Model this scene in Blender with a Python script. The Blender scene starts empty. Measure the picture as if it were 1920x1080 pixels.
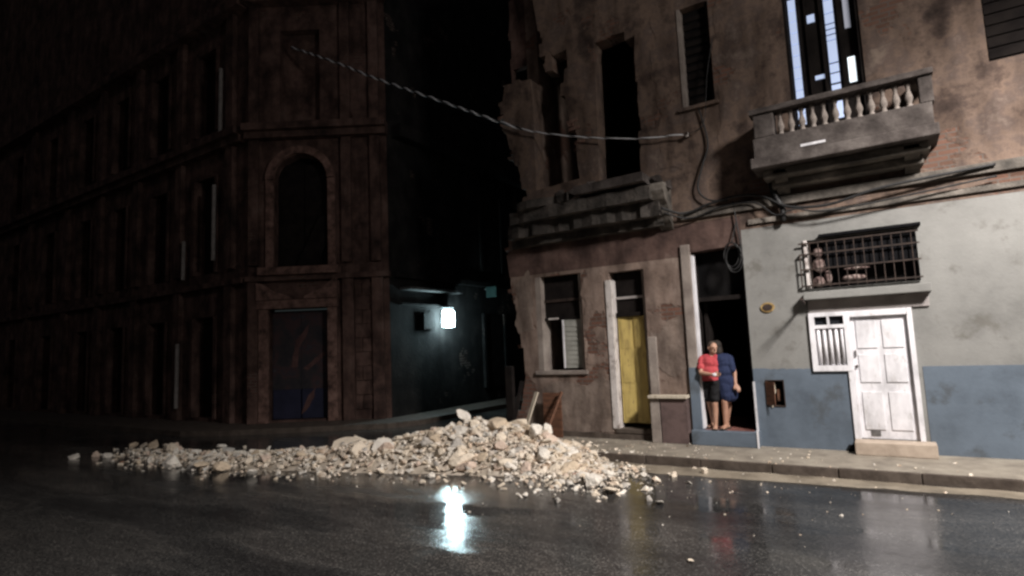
import bpy, bmesh, math, random
from mathutils import Vector, Matrix, noise
random.seed(7)
R = math.radians
scene = bpy.context.scene
col = scene.collection

# ------------------------------------------------------------------ camera
cam_d = bpy.data.cameras.new('camera')
cam = bpy.data.objects.new('camera', cam_d); col.objects.link(cam)
cam_d.sensor_width = 36.0
cam_d.lens = 36.0 * 1080.0 / 1920.0
cam_d.clip_start = 0.05; cam_d.clip_end = 600
rx = Vector((0.83907, 0.54234, -0.04273)); ry = Vector((0.09185, -0.06381, 0.99373)); rz = Vector((0.53621, -0.83773, -0.10336))
M = Matrix((rx, ry, rz)).transposed().to_4x4(); M.translation = Vector((0, -11.0156, 1.9))
cam.matrix_world = M
scene.camera = cam

# ------------------------------------------------------------------ night sky, faint sky glow
SUN_DIR = (R(38), R(-25))
w = bpy.data.worlds.new('World'); scene.world = w; w.use_nodes = True
nt = w.node_tree; bg = nt.nodes['Background']
sk = nt.nodes.new('ShaderNodeTexSky'); sk.sky_type = 'NISHITA'; sk.sun_disc = False
sk.sun_elevation = R(38); sk.sun_rotation = R(160)
nt.links.new(sk.outputs[0], bg.inputs[0]); bg.inputs[1].default_value = 0.0032
sun_d = bpy.data.lights.new('fill_sun', 'SUN'); sun_d.energy = 0.05; sun_d.angle = R(12); sun_d.color = (1.0, 0.76, 0.66)  # faint warm fill added from behind the camera, lifts the dark facades
sun = bpy.data.objects.new('fill_sun', sun_d); col.objects.link(sun)
sun.rotation_euler = (R(52), 0, R(20))

scene.view_settings.view_transform = 'Standard'; scene.view_settings.look = 'None'
scene.view_settings.exposure = 0.0; scene.view_settings.gamma = 1.0
scene.view_settings.use_curve_mapping = False
scene.cycles.use_denoising = True
scene.cycles.max_bounces = 6; scene.cycles.diffuse_bounces = 3; scene.cycles.glossy_bounces = 3
scene.cycles.sample_clamp_indirect = 4.0
scene.cycles.filter_width = 2.6

# ------------------------------------------------------------------ helpers
def tag(o, label=None, cat=None, group=None, kind=None):
    if label: o['label'] = label
    if cat: o['category'] = cat
    if group: o['group'] = group
    if kind: o['kind'] = kind
    return o

def empty(name, loc=(0, 0, 0), rz_=0.0):
    o = bpy.data.objects.new(name, None); col.objects.link(o)
    o.location = loc; o.rotation_euler = (0, 0, rz_); o.empty_display_size = .3
    return o

def link(name, me, mat, parent=None):
    o = bpy.data.objects.new(name, me); col.objects.link(o)
    if mat is not None and len(me.materials) == 0: me.materials.append(mat)
    if parent is not None: o.parent = parent
    return o

class MB:
    def __init__(s): s.v = []; s.f = []
    def box(s, x0, x1, y0, y1, z0, z1):
        b = len(s.v)
        s.v += [(x0,y0,z0),(x1,y0,z0),(x1,y1,z0),(x0,y1,z0),(x0,y0,z1),(x1,y0,z1),(x1,y1,z1),(x0,y1,z1)]
        s.f += [tuple(b+i for i in q) for q in ((3,2,1,0),(4,5,6,7),(0,1,5,4),(1,2,6,5),(2,3,7,6),(3,0,4,7))]
        return s
    def tube(s, pts, r, n=8, cap=True):
        pts = [Vector(p) for p in pts]; b = len(s.v)
        rr = r if isinstance(r, (list, tuple)) else [r]*len(pts)
        prev = None
        for i, p in enumerate(pts):
            d = (pts[min(i+1, len(pts)-1)] - pts[max(i-1, 0)]).normalized()
            if prev is None:
                a = d.cross(Vector((0,0,1)))
                if a.length < .05: a = d.cross(Vector((1,0,0)))
            else:
                a = prev - d*prev.dot(d)
            a.normalize(); prev = a; c = d.cross(a)
            for k in range(n):
                t = 2*math.pi*k/n
                s.v.append(tuple(p + (a*math.cos(t)+c*math.sin(t))*rr[i]))
        for i in range(len(pts)-1):
            for k in range(n):
                s.f.append((b+i*n+k, b+i*n+(k+1)%n, b+(i+1)*n+(k+1)%n, b+(i+1)*n+k))
        if cap:
            s.f.append(tuple(b+k for k in reversed(range(n)))); e = b+(len(pts)-1)*n
            s.f.append(tuple(e+k for k in range(n)))
        return s
    def lathe(s, c, prof, n=12):
        b = len(s.v)
        for (r, z) in prof:
            for k in range(n):
                t = 2*math.pi*k/n; s.v.append((c[0]+r*math.cos(t), c[1]+r*math.sin(t), c[2]+z))
        for i in range(len(prof)-1):
            for k in range(n):
                s.f.append((b+i*n+k, b+i*n+(k+1)%n, b+(i+1)*n+(k+1)%n, b+(i+1)*n+k))
        s.f.append(tuple(b+k for k in reversed(range(n)))); e = b+(len(prof)-1)*n
        s.f.append(tuple(e+k for k in range(n)))
        return s
    def ell(s, c, r, n=14, m=9, rot=None):
        b = len(s.v); c = Vector(c)
        for i in range(m+1):
            ph = math.pi*i/m
            for k in range(n):
                t = 2*math.pi*k/n
                v = Vector((r[0]*math.sin(ph)*math.cos(t), r[1]*math.sin(ph)*math.sin(t), -r[2]*math.cos(ph)))
                if rot is not None: v = rot @ v
                s.v.append(tuple(c+v))
        for i in range(m):
            for k in range(n):
                s.f.append((b+i*n+k, b+i*n+(k+1)%n, b+(i+1)*n+(k+1)%n, b+(i+1)*n+k))
        return s
    def cap(s, p0, r0, p1, r1, n=12):          # closed tapered capsule
        p0 = Vector(p0); p1 = Vector(p1); d = (p1-p0).normalized(); pts = []; rr = []
        for a in (-85, -60, -30, 0): pts.append(p0 + d*r0*math.sin(R(a))); rr.append(r0*math.cos(R(a)))
        for a in (0, 30, 60, 85): pts.append(p1 + d*r1*math.sin(R(a))); rr.append(r1*math.cos(R(a)))
        if (p1-p0).length < 1e-4: return s
        return s.tube(pts, rr, n)
    def xform(s, Mx):
        s.v = [tuple(Mx @ Vector(v)) for v in s.v]; return s
    def mesh(s, name, smooth=False):
        me = bpy.data.meshes.new(name); me.from_pydata(s.v, [], s.f); me.validate()
        if smooth:
            for p in me.polygons: p.use_smooth = True
        return me
    def build(s, name, mat, parent=None, smooth=False, bev=0.0):
        me = s.mesh(name, smooth)
        if bev > 0:
            bm = bmesh.new(); bm.from_mesh(me)
            bmesh.ops.bevel(bm, geom=bm.edges[:], offset=bev, segments=2, affect='EDGES', profile=.6)
            bm.to_mesh(me); bm.free()
        return link(name, me, mat, parent)

def poly_mesh(name, outline, holes, y0, y1, wob=0.0):
    """flat polygon with holes in the x-z plane, thickened from y0 to y1"""
    cu = bpy.data.curves.new('tmp', 'CURVE'); cu.dimensions = '2D'; cu.fill_mode = 'BOTH'; cu.extrude = abs(y1-y0)/2
    for pl in [outline]+list(holes):
        sp = cu.splines.new('POLY'); sp.points.add(len(pl)-1)
        for i, (x, z) in enumerate(pl): sp.points[i].co = (x, z, 0, 1)
        sp.use_cyclic_u = True
    o = bpy.data.objects.new('tmp', cu); col.objects.link(o)
    dg = bpy.context.evaluated_depsgraph_get()
    me = bpy.data.meshes.new_from_object(o.evaluated_get(dg))
    bpy.data.objects.remove(o); bpy.data.curves.remove(cu)
    ym = (y0+y1)/2
    for v in me.vertices:
        x, z, d = v.co; v.co = (x, ym+d, z)
    bm = bmesh.new(); bm.from_mesh(me)
    bmesh.ops.remove_doubles(bm, verts=bm.verts[:], dist=1e-5)
    bmesh.ops.recalc_face_normals(bm, faces=bm.faces[:])
    if wob:
        for v in bm.verts:
            k = noise.noise_vector(v.co*2.3)*wob
            v.co += Vector((k.x*.5, k.y, k.z*.5))
    for f in bm.faces: f.smooth = False
    bm.to_mesh(me); bm.free(); me.name = name
    me.materials.clear()
    return me

def wall(name, outline, holes, y0, y1, mat, parent, wob=0.0):
    return link(name, poly_mesh(name, outline, holes, y0, y1, wob), mat, parent)

def rect(x0, x1, z0, z1): return [(x0,z0),(x1,z0),(x1,z1),(x0,z1)]

def rag(pts, amp=.05, step=.18, closed=False, seed=1):
    """breaks straight edges into an uneven line"""
    rnd = random.Random(seed); out = []
    n = len(pts)
    for i in range(n if closed else n-1):
        a = Vector(pts[i]); b = Vector(pts[(i+1) % n]); k = max(1, int((b-a).length/step))
        out.append(tuple(a))
        for j in range(1, k):
            p = a.lerp(b, j/k); out.append((p.x+rnd.uniform(-amp, amp), p.y+rnd.uniform(-amp, amp)))
    if not closed: out.append(tuple(pts[-1]))
    return out

# ------------------------------------------------------------------ materials
def newmat(name):
    m = bpy.data.materials.new(name); m.use_nodes = True
    return m, m.node_tree, m.node_tree.nodes['Principled BSDF']

def ramp(nt, stops, interp='LINEAR'):
    r = nt.nodes.new('ShaderNodeValToRGB'); e = r.color_ramp.elements
    r.color_ramp.interpolation = interp
    while len(e) < len(stops): e.new(.5)
    for i, (p, c) in enumerate(stops):
        e[i].position = p; e[i].color = (*c, 1) if len(c) == 3 else c
    return r

def noisy(name, stops, scale=2.0, rough=.85, detail=8, bump=.25, bscale=18, bdist=.02, spec=.3, stretch=None, rough2=None, metallic=0.0):
    m, nt, b = newmat(name)
    tc = nt.nodes.new('ShaderNodeTexCoord'); mp = nt.nodes.new('ShaderNodeMapping')
    if stretch: mp.inputs['Scale'].default_value = stretch
    nt.links.new(tc.outputs['Object'], mp.inputs['Vector'])
    n1 = nt.nodes.new('ShaderNodeTexNoise'); n1.inputs['Scale'].default_value = scale; n1.inputs['Detail'].default_value = detail
    n1.inputs['Roughness'].default_value = .62
    nt.links.new(mp.outputs[0], n1.inputs['Vector'])
    r = ramp(nt, stops); nt.links.new(n1.outputs['Fac'], r.inputs[0]); nt.links.new(r.outputs[0], b.inputs['Base Color'])
    b.inputs['Roughness'].default_value = rough; b.inputs['Specular IOR Level'].default_value = spec; b.inputs['Metallic'].default_value = metallic
    if bump:
        n2 = nt.nodes.new('ShaderNodeTexNoise'); n2.inputs['Scale'].default_value = bscale; n2.inputs['Detail'].default_value = 7
        nt.links.new(tc.outputs['Object'], n2.inputs['Vector'])
        ad = nt.nodes.new('ShaderNodeMath'); ad.operation = 'ADD'
        nt.links.new(n1.outputs['Fac'], ad.inputs[0]); nt.links.new(n2.outputs['Fac'], ad.inputs[1])
        bp = nt.nodes.new('ShaderNodeBump'); bp.inputs['Strength'].default_value = bump; bp.inputs['Distance'].default_value = bdist
        nt.links.new(ad.outputs[0], bp.inputs['Height']); nt.links.new(bp.outputs[0], b.inputs['Normal'])
    if rough2:
        r2 = ramp(nt, [(.35, (rough,)*3), (.65, (rough2,)*3)]); nt.links.new(n1.outputs['Fac'], r2.inputs[0]); nt.links.new(r2.outputs[0], b.inputs['Roughness'])
    return m

def ruin_mat(name, stains, brick=(.15,.075,.055), amount=.56):
    """weathered render: stained plaster, grime runs, bare brick where the render has come off"""
    m, nt, b = newmat(name); L = nt.links
    tc = nt.nodes.new('ShaderNodeTexCoord')
    n1 = nt.nodes.new('ShaderNodeTexNoise'); n1.inputs['Scale'].default_value = 1.35; n1.inputs['Detail'].default_value = 10; n1.inputs['Roughness'].default_value = .7
    L.new(tc.outputs['Object'], n1.inputs['Vector'])
    r1 = ramp(nt, stains); L.new(n1.outputs['Fac'], r1.inputs[0])
    mp = nt.nodes.new('ShaderNodeMapping'); mp.inputs['Scale'].default_value = (1.9, 1.9, .55); L.new(tc.outputs['Object'], mp.inputs['Vector'])
    n2 = nt.nodes.new('ShaderNodeTexNoise'); n2.inputs['Scale'].default_value = 1.6; n2.inputs['Detail'].default_value = 6; L.new(mp.outputs[0], n2.inputs['Vector'])
    r2 = ramp(nt, [(.38, (.45,.42,.41)), (.5, (.85,.83,.82)), (.64, (1.12,1.08,1.05))]); L.new(n2.outputs['Fac'], r2.inputs[0])
    mx = nt.nodes.new('ShaderNodeMixRGB'); mx.blend_type = 'MULTIPLY'; mx.inputs[0].default_value = .8
    L.new(r1.outputs[0], mx.inputs[1]); L.new(r2.outputs[0], mx.inputs[2])
    # bare brick
    sx = nt.nodes.new('ShaderNodeSeparateXYZ'); cx = nt.nodes.new('ShaderNodeCombineXYZ'); L.new(tc.outputs['Object'], sx.inputs[0])
    L.new(sx.outputs['X'], cx.inputs['X']); L.new(sx.outputs['Z'], cx.inputs['Y'])
    bt = nt.nodes.new('ShaderNodeTexBrick'); bt.inputs['Scale'].default_value = 1.0
    bt.inputs['Brick Width'].default_value = .27; bt.inputs['Row Height'].default_value = .085; bt.inputs['Mortar Size'].default_value = .012
    bt.inputs['Color1'].default_value = (*brick, 1); bt.inputs['Color2'].default_value = (brick[0]*.65, brick[1]*.7, brick[2]*.7, 1)
    bt.inputs['Mortar'].default_value = (.11,.09,.078,1); L.new(cx.outputs[0], bt.inputs['Vector'])
    n3 = nt.nodes.new('ShaderNodeTexNoise'); n3.inputs['Scale'].default_value = .85; n3.inputs['Detail'].default_value = 7; n3.inputs['Roughness'].default_value = .6
    mo = nt.nodes.new('ShaderNodeMapping'); mo.inputs['Location'].default_value = (13, 4, 7); L.new(tc.outputs['Object'], mo.inputs['Vector']); L.new(mo.outputs[0], n3.inputs['Vector'])
    r3 = ramp(nt, [(amount, (0,0,0)), (amount+.025, (1,1,1))]); L.new(n3.outputs['Fac'], r3.inputs[0])
    m2 = nt.nodes.new('ShaderNodeMixRGB'); L.new(r3.outputs[0], m2.inputs[0]); L.new(mx.outputs[0], m2.inputs[1]); L.new(bt.outputs['Color'], m2.inputs[2])
    L.new(m2.outputs[0], b.inputs['Base Color'])
    # relief: bare patches lie deeper
    n4 = nt.nodes.new('ShaderNodeTexNoise'); n4.inputs['Scale'].default_value = 14; n4.inputs['Detail'].default_value = 8; L.new(tc.outputs['Object'], n4.inputs['Vector'])
    a = nt.nodes.new('ShaderNodeMath'); a.operation = 'MULTIPLY_ADD'; a.inputs[1].default_value = -.9
    L.new(r3.outputs[0], a.inputs[0]); L.new(n4.outputs['Fac'], a.inputs[2])
    a2 = nt.nodes.new('ShaderNodeMath'); a2.operation = 'MULTIPLY_ADD'; a2.inputs[1].default_value = .8
    L.new(n1.outputs['Fac'], a2.inputs[0]); L.new(a.outputs[0], a2.inputs[2])
    bp = nt.nodes.new('ShaderNodeBump'); bp.inputs['Strength'].default_value = .5; bp.inputs['Distance'].default_value = .022
    L.new(a2.outputs[0], bp.inputs['Height']); L.new(bp.outputs[0], b.inputs['Normal'])
    b.inputs['Roughness'].default_value = .9; b.inputs['Specular IOR Level'].default_value = .2
    return m

def emit(name, c, s):
    m, nt, b = newmat(name)
    b.inputs['Base Color'].default_value = (*c, 1); b.inputs['Emission Color'].default_value = (*c, 1); b.inputs['Emission Strength'].default_value = s
    b.inputs['Roughness'].default_value = .4
    return m

m_ruin = ruin_mat('stained_render', [(.32,(.085,.062,.05)), (.46,(.2,.15,.125)), (.58,(.26,.2,.17)), (.7,(.36,.3,.25))], amount=.55)
m_upper = ruin_mat('ochre_render', [(.3,(.036,.027,.023)), (.42,(.095,.069,.058)), (.5,(.175,.127,.1)), (.57,(.12,.09,.078)), (.65,(.2,.157,.13)), (.78,(.26,.215,.18))], brick=(.15,.08,.058), amount=.61)
m_left = ruin_mat('sooty_render', [(.32,(.026,.018,.016)), (.45,(.072,.045,.039)), (.56,(.12,.075,.064)), (.7,(.165,.115,.1))], brick=(.11,.055,.045), amount=.63)
m_patch = noisy('grey_plaster', [(.35,(.17,.14,.125)), (.6,(.3,.26,.23)), (.75,(.4,.36,.32))], 1.8, .9, bump=.4)
m_cornice = noisy('sooty_cornice', [(.35,(.05,.045,.04)), (.55,(.13,.115,.1)), (.72,(.27,.24,.21))], 2.6, .9, bump=.6, bdist=.03)
m_pale = noisy('pale_grey_paint', [(.3,(.13,.128,.118)), (.45,(.19,.188,.178)), (.55,(.2,.2,.19)), (.7,(.245,.248,.235))], 1.5, .8, bump=.22, bscale=9)
m_blue = noisy('blue_grey_dado', [(.3,(.07,.098,.135)), (.5,(.1,.137,.188)), (.7,(.13,.168,.215))], 1.4, .6, bump=.18, bscale=10)
def paint(name, c, under, dirt, chip=.66, dirtlo=.40, scale=1.3, rough=.7, stretch=None, fine=9, bump=.2):
    m, nt, b = newmat(name); L = nt.links; tc = nt.nodes.new('ShaderNodeTexCoord'); mp = nt.nodes.new('ShaderNodeMapping'); L.new(tc.outputs['Object'], mp.inputs[0])
    if stretch: mp.inputs['Scale'].default_value = stretch
    def nz(sc, off, det=9, ro=.65):
        n = nt.nodes.new('ShaderNodeTexNoise'); m2 = nt.nodes.new('ShaderNodeMapping'); m2.inputs['Location'].default_value = (off, off*.7, -off); L.new(mp.outputs[0], m2.inputs[0]); L.new(m2.outputs[0], n.inputs['Vector'])
        n.inputs['Scale'].default_value = sc; n.inputs['Detail'].default_value = det; n.inputs['Roughness'].default_value = ro; return n
    a = nz(scale, 0); d_ = nz(scale*2.2, 9); e = nz(scale*3.1, 21, 10, .7); f = nz(fine*3, 3)
    ra = ramp(nt, [(.35, tuple(v*.72 for v in c)), (.5, c), (.66, tuple(v*1.18 for v in c))]); L.new(a.outputs['Fac'], ra.inputs[0])
    rd = ramp(nt, [(dirtlo-.06, (1,1,1)), (dirtlo+.04, (0,0,0))]); L.new(d_.outputs['Fac'], rd.inputs[0])
    m1 = nt.nodes.new('ShaderNodeMixRGB'); m1.inputs[2].default_value = (*dirt, 1); mu = nt.nodes.new('ShaderNodeMath'); mu.operation = 'MULTIPLY'; mu.inputs[1].default_value = .7; L.new(rd.outputs[0], mu.inputs[0]); L.new(mu.outputs[0], m1.inputs[0]); L.new(ra.outputs[0], m1.inputs[1])
    rc = ramp(nt, [(chip, (0,0,0)), (chip+.012, (1,1,1))]); L.new(e.outputs['Fac'], rc.inputs[0])
    m3 = nt.nodes.new('ShaderNodeMixRGB'); m3.inputs[2].default_value = (*under, 1); L.new(rc.outputs[0], m3.inputs[0]); L.new(m1.outputs[0], m3.inputs[1]); L.new(m3.outputs[0], b.inputs['Base Color'])
    h = nt.nodes.new('ShaderNodeMath'); h.operation = 'MULTIPLY_ADD'; h.inputs[1].default_value = -.6; L.new(rc.outputs[0], h.inputs[0]); L.new(f.outputs['Fac'], h.inputs[2])
    h2 = nt.nodes.new('ShaderNodeMath'); h2.operation = 'ADD'; L.new(h.outputs[0], h2.inputs[0]); L.new(a.outputs['Fac'], h2.inputs[1])
    bp = nt.nodes.new('ShaderNodeBump'); bp.inputs['Strength'].default_value = bump; bp.inputs['Distance'].default_value = .015; L.new(h2.outputs[0], bp.inputs['Height']); L.new(bp.outputs[0], b.inputs['Normal'])
    b.inputs['Roughness'].default_value = rough; b.inputs['Specular IOR Level'].default_value = .3
    return m
m_pale = paint('pale_grey_paint', (.215,.213,.203), (.12,.105,.092), (.12,.113,.1), .70, .40, .8, .8, bump=.35)
m_blue = paint('blue_grey_dado', (.112,.14,.176), (.19,.19,.185), (.07,.078,.085), .71, .41, .9, .65, bump=.3)
m_white = paint('white_gloss_paint', (.7,.69,.72), (.3,.27,.25), (.4,.38,.37), .675, .38, 2.2, .5, (1.5,1.5,.6), 12, .15)
m_offwhite = noisy('chipped_white', [(.33,(.26,.22,.2)), (.46,(.52,.48,.46)), (.7,(.64,.6,.58))], 5, .75, bump=.25)
m_lintel = noisy('grey_lintel', [(.3,(.24,.215,.21)), (.6,(.36,.33,.32))], 3, .8, bump=.2)
m_yellow = paint('yellow_door_paint', (.42,.32,.11), (.2,.14,.07), (.22,.16,.065), .64, .43, 2.4, .55, (2.5,2.5,.5), 10, .2)
m_dark = noisy('dark_wood', [(.3,(.006,.005,.005)), (.6,(.016,.013,.012))], 4, .85, bump=.2, spec=.08)
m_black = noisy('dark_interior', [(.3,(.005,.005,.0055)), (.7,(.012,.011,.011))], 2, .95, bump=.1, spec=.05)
m_brownboard = noisy('brown_board', [(.3,(.06,.03,.02)), (.6,(.16,.075,.045))], 4, .7, bump=.2, stretch=(1,1,4))
m_palewood = noisy('pale_timber', [(.3,(.32,.27,.2)), (.6,(.55,.49,.4))], 5, .75, bump=.2, stretch=(6,6,.6))
m_leaf = noisy('grey_green_shutter', [(.3,(.2,.2,.18)), (.6,(.33,.33,.3))], 4, .7, bump=.15)
m_pier = noisy('plum_plaster', [(.3,(.06,.042,.04)), (.6,(.13,.09,.085))], 3, .85, bump=.3)
m_tilefloor = noisy('red_floor', [(.3,(.1,.035,.028)), (.6,(.2,.09,.075))], 3, .6, bump=.1)
m_metal = noisy('grey_metal', [(.3,(.12,.12,.12)), (.6,(.25,.25,.25))], 6, .45, bump=.05, metallic=.7)
m_iron = noisy('rusty_iron', [(.3,(.014,.01,.009)), (.6,(.045,.03,.024))], 9, .7, bump=.15)
m_wire = noisy('black_cable', [(.3,(.012,.012,.013)), (.7,(.03,.03,.03))], 9, .5, bump=0)
m_kerb = noisy('kerb_stone', [(.3,(.04,.03,.024)), (.6,(.1,.08,.066))], 4, .75, bump=.35)
m_pave = noisy('dusty_pavement', [(.3,(.14,.122,.1)), (.5,(.235,.207,.17)), (.7,(.3,.27,.22))], 2.4, .8, bump=.35, bscale=22, rough2=.6)
m_gutter = noisy('gutter_silt', [(.32,(.1,.085,.065)), (.52,(.24,.205,.16)), (.7,(.33,.29,.23))], 1.7, .55, bump=.35, bscale=25, rough2=.25)
m_step = noisy('worn_step', [(.3,(.3,.24,.19)), (.6,(.45,.37,.3))], 4, .8, bump=.25)
m_lampglass = emit('lamp_glass', (.66, .93, 1.0), 120.0)
m_headglass = emit('street_lamp_glass', (1.0, .9, .82), 25.0)
m_pane = emit('lit_pane', (.50, .60, .84), .62)
m_panebright = emit('bright_lit_pane', (.86, .95, 1.0), 1.25)
m_panedim = emit('dim_lit_pane', (.42, .44, .52), .33)
m_tarp = noisy('black_tarp', [(.3,(.005,.005,.006)), (.7,(.01,.01,.011))], 5, .95, bump=.3, spec=.03)
m_glass = noisy('dark_glass', [(.3,(.01,.011,.014)), (.7,(.02,.022,.026))], 3, .12, bump=0, spec=.5)

# wet asphalt
def road_material():
    m, nt, b = newmat('wet_asphalt'); L = nt.links
    tc = nt.nodes.new('ShaderNodeTexCoord')
    n1 = nt.nodes.new('ShaderNodeTexNoise'); n1.inputs['Scale'].default_value = 45; n1.inputs['Detail'].default_value = 6; L.new(tc.outputs['Object'], n1.inputs['Vector'])
    mp = nt.nodes.new('ShaderNodeMapping'); mp.inputs['Scale'].default_value = (.28, 1.0, 1); mp.inputs['Rotation'].default_value = (0, 0, R(-8)); L.new(tc.outputs['Object'], mp.inputs['Vector'])
    n2 = nt.nodes.new('ShaderNodeTexNoise'); n2.inputs['Scale'].default_value = 1.25; n2.inputs['Detail'].default_value = 8; n2.inputs['Roughness'].default_value = .6; L.new(mp.outputs[0], n2.inputs['Vector'])
    r1 = ramp(nt, [(.3,(.012,.012,.013)), (.55,(.04,.039,.038)), (.75,(.12,.115,.11))]); L.new(n1.outputs['Fac'], r1.inputs[0])
    n5 = nt.nodes.new('ShaderNodeTexNoise'); n5.inputs['Scale'].default_value = .55; n5.inputs['Detail'].default_value = 7; n5.inputs['Roughness'].default_value = .6; L.new(mp.outputs[0], n5.inputs['Vector'])
    r5 = ramp(nt, [(.36,(.5,.5,.52)), (.46,(1,1,1)), (.5,(1.5,1.46,1.42)), (.54,(1.1,1.08,1.06)), (.66,(2.4,2.25,2.1))]); L.new(n5.outputs['Fac'], r5.inputs[0])
    mx = nt.nodes.new('ShaderNodeMixRGB'); mx.blend_type = 'MULTIPLY'; mx.inputs[0].default_value = 1; L.new(r1.outputs[0], mx.inputs[1]); L.new(r5.outputs[0], mx.inputs[2])
    L.new(mx.outputs[0], b.inputs['Base Color'])
    r2 = ramp(nt, [(.40,(.045,)*3), (.47,(.09,)*3), (.52,(.2,)*3), (.56,(.11,)*3), (.66,(.34,)*3)]); L.new(n2.outputs['Fac'], r2.inputs[0]); L.new(r2.outputs[0], b.inputs['Roughness'])
    b.inputs['Specular IOR Level'].default_value = .5; b.inputs['IOR'].default_value = 1.38
    n3 = nt.nodes.new('ShaderNodeTexNoise'); n3.inputs['Scale'].default_value = 2.2; n3.inputs['Detail'].default_value = 3; L.new(tc.outputs['Object'], n3.inputs['Vector'])
    n4 = nt.nodes.new('ShaderNodeTexNoise'); n4.inputs['Scale'].default_value = 75; n4.inputs['Detail'].default_value = 3; L.new(tc.outputs['Object'], n4.inputs['Vector'])
    r4 = ramp(nt, [(.4,(.03,)*3), (.62,(.5,)*3)]); L.new(n2.outputs['Fac'], r4.inputs[0])
    bp = nt.nodes.new('ShaderNodeBump'); bp.inputs['Distance'].default_value = .004; L.new(r4.outputs[0], bp.inputs['Strength']); L.new(n4.outputs['Fac'], bp.inputs['Height'])
    bp2 = nt.nodes.new('ShaderNodeBump'); bp2.inputs['Distance'].default_value = .03; bp2.inputs['Strength'].default_value = .045; L.new(n3.outputs['Fac'], bp2.inputs['Height'])
    L.new(bp.outputs[0], bp2.inputs['Normal']); L.new(bp2.outputs[0], b.inputs['Normal'])
    return m
m_road = road_material()

def rubble_material(name, fine=False):
    m, nt, b = newmat(name); L = nt.links
    tc = nt.nodes.new('ShaderNodeTexCoord')
    stops = [(0,(.45,.37,.28)), (.14,(.72,.65,.56)), (.3,(.62,.53,.42)), (.44,(.76,.72,.66)), (.58,(.56,.44,.34)), (.7,(.7,.64,.56)), (.82,(.5,.48,.45)), (.93,(.76,.72,.66)), (1,(.5,.32,.23))]
    r = ramp(nt, stops)
    if fine:
        vo = nt.nodes.new('ShaderNodeTexVoronoi'); vo.inputs['Scale'].default_value = 7; L.new(tc.outputs['Object'], vo.inputs['Vector'])
        L.new(vo.outputs['Color'], r.inputs[0])
    else:
        oi = nt.nodes.new('ShaderNodeObjectInfo'); L.new(oi.outputs['Random'], r.inputs[0])
    n1 = nt.nodes.new('ShaderNodeTexNoise'); n1.inputs['Scale'].default_value = 6; n1.inputs['Detail'].default_value = 8; L.new(tc.outputs['Object'], n1.inputs['Vector'])
    r1 = ramp(nt, [(.3,(.6,.56,.52)), (.48,(.95,.94,.92)), (.7,(1.1,1.08,1.06))]); L.new(n1.outputs['Fac'], r1.inputs[0])
    mx = nt.nodes.new('ShaderNodeMixRGB'); mx.blend_type = 'MULTIPLY'; mx.inputs[0].default_value = 1; L.new(r.outputs[0], mx.inputs[1]); L.new(r1.outputs[0], mx.inputs[2])
    L.new(mx.outputs[0], b.inputs['Base Color'])
    n2 = nt.nodes.new('ShaderNodeTexNoise'); n2.inputs['Scale'].default_value = 16; n2.inputs['Detail'].default_value = 8; L.new(tc.outputs['Object'], n2.inputs['Vector'])
    bp = nt.nodes.new('ShaderNodeBump'); bp.inputs['Strength'].default_value = .8; bp.inputs['Distance'].default_value = .03; L.new(n2.outputs['Fac'], bp.inputs['Height'])
    L.new(bp.outputs[0], b.inputs['Normal'])
    b.inputs['Roughness'].default_value = .92; b.inputs['Specular IOR Level'].default_value = .2
    return m
m_rub = rubble_material('broken_masonry'); m_rubfine = rubble_material('broken_masonry_fine', True)
m_dust = noisy('mortar_dust', [(.3,(.3,.255,.2)), (.55,(.48,.42,.35)), (.75,(.58,.52,.45))], 3, .9, bump=.6, bscale=30)

# ------------------------------------------------------------------ ground
ZR = -0.14
g = MB(); g.v = [(-160,-90,ZR),(120,-90,ZR),(120,160,ZR),(-160,160,ZR)]; g.f = [(0,1,2,3)]
tag(g.build('road', m_road), kind='structure')

KY = -1.5      # kerb line
pv = MB().box(-8.6, 14, KY+.06, .3, ZR-.1, 0).build('pavement', m_pave); tag(pv, kind='structure')
rnd = random.Random(3); x = -8.6
while x < 13.5:
    L_ = rnd.uniform(.85, 1.25); dy = rnd.uniform(-.012, .012); dz = rnd.uniform(-.008, .012)
    MB().box(x+.006, x+L_-.006, KY+dy, KY+.058, ZR-.1, dz).build('kerb_stone', m_kerb, pv, bev=.014); x += L_
gt = wall('gutter', rag([(-5.2,0),(14,0),(14,-.34),(6,-.42),(1,-.36),(-1.5,-.5),(-3.2,-.62),(-5.2,-.4)], .05, .25, True, 5), [], 0, .004, m_gutter, None)
for v in gt.data.vertices: v.co = (v.co.x, KY-.012+v.co.z, ZR+.003+v.co.y)
tag(gt, kind='structure')

A = Vector((-16.02, -.74, 0)); Bc = Vector((-12.44, 1.55, 0)); ang = math.atan2(Bc.y-A.y, Bc.x-A.x)
pl_ = wall('pavement_across', [(-90,-2.4),(-16.6,-2.4),(-15.4,-2.0),(-11.6,.55),(-11.2,1.4),(-11.2,60),(-90,60)], [], 0, .3, m_kerb, None)
for v in pl_.data.vertices: v.co = (v.co.x, v.co.z, -.30+v.co.y)
tag(pl_, kind='structure')

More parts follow.
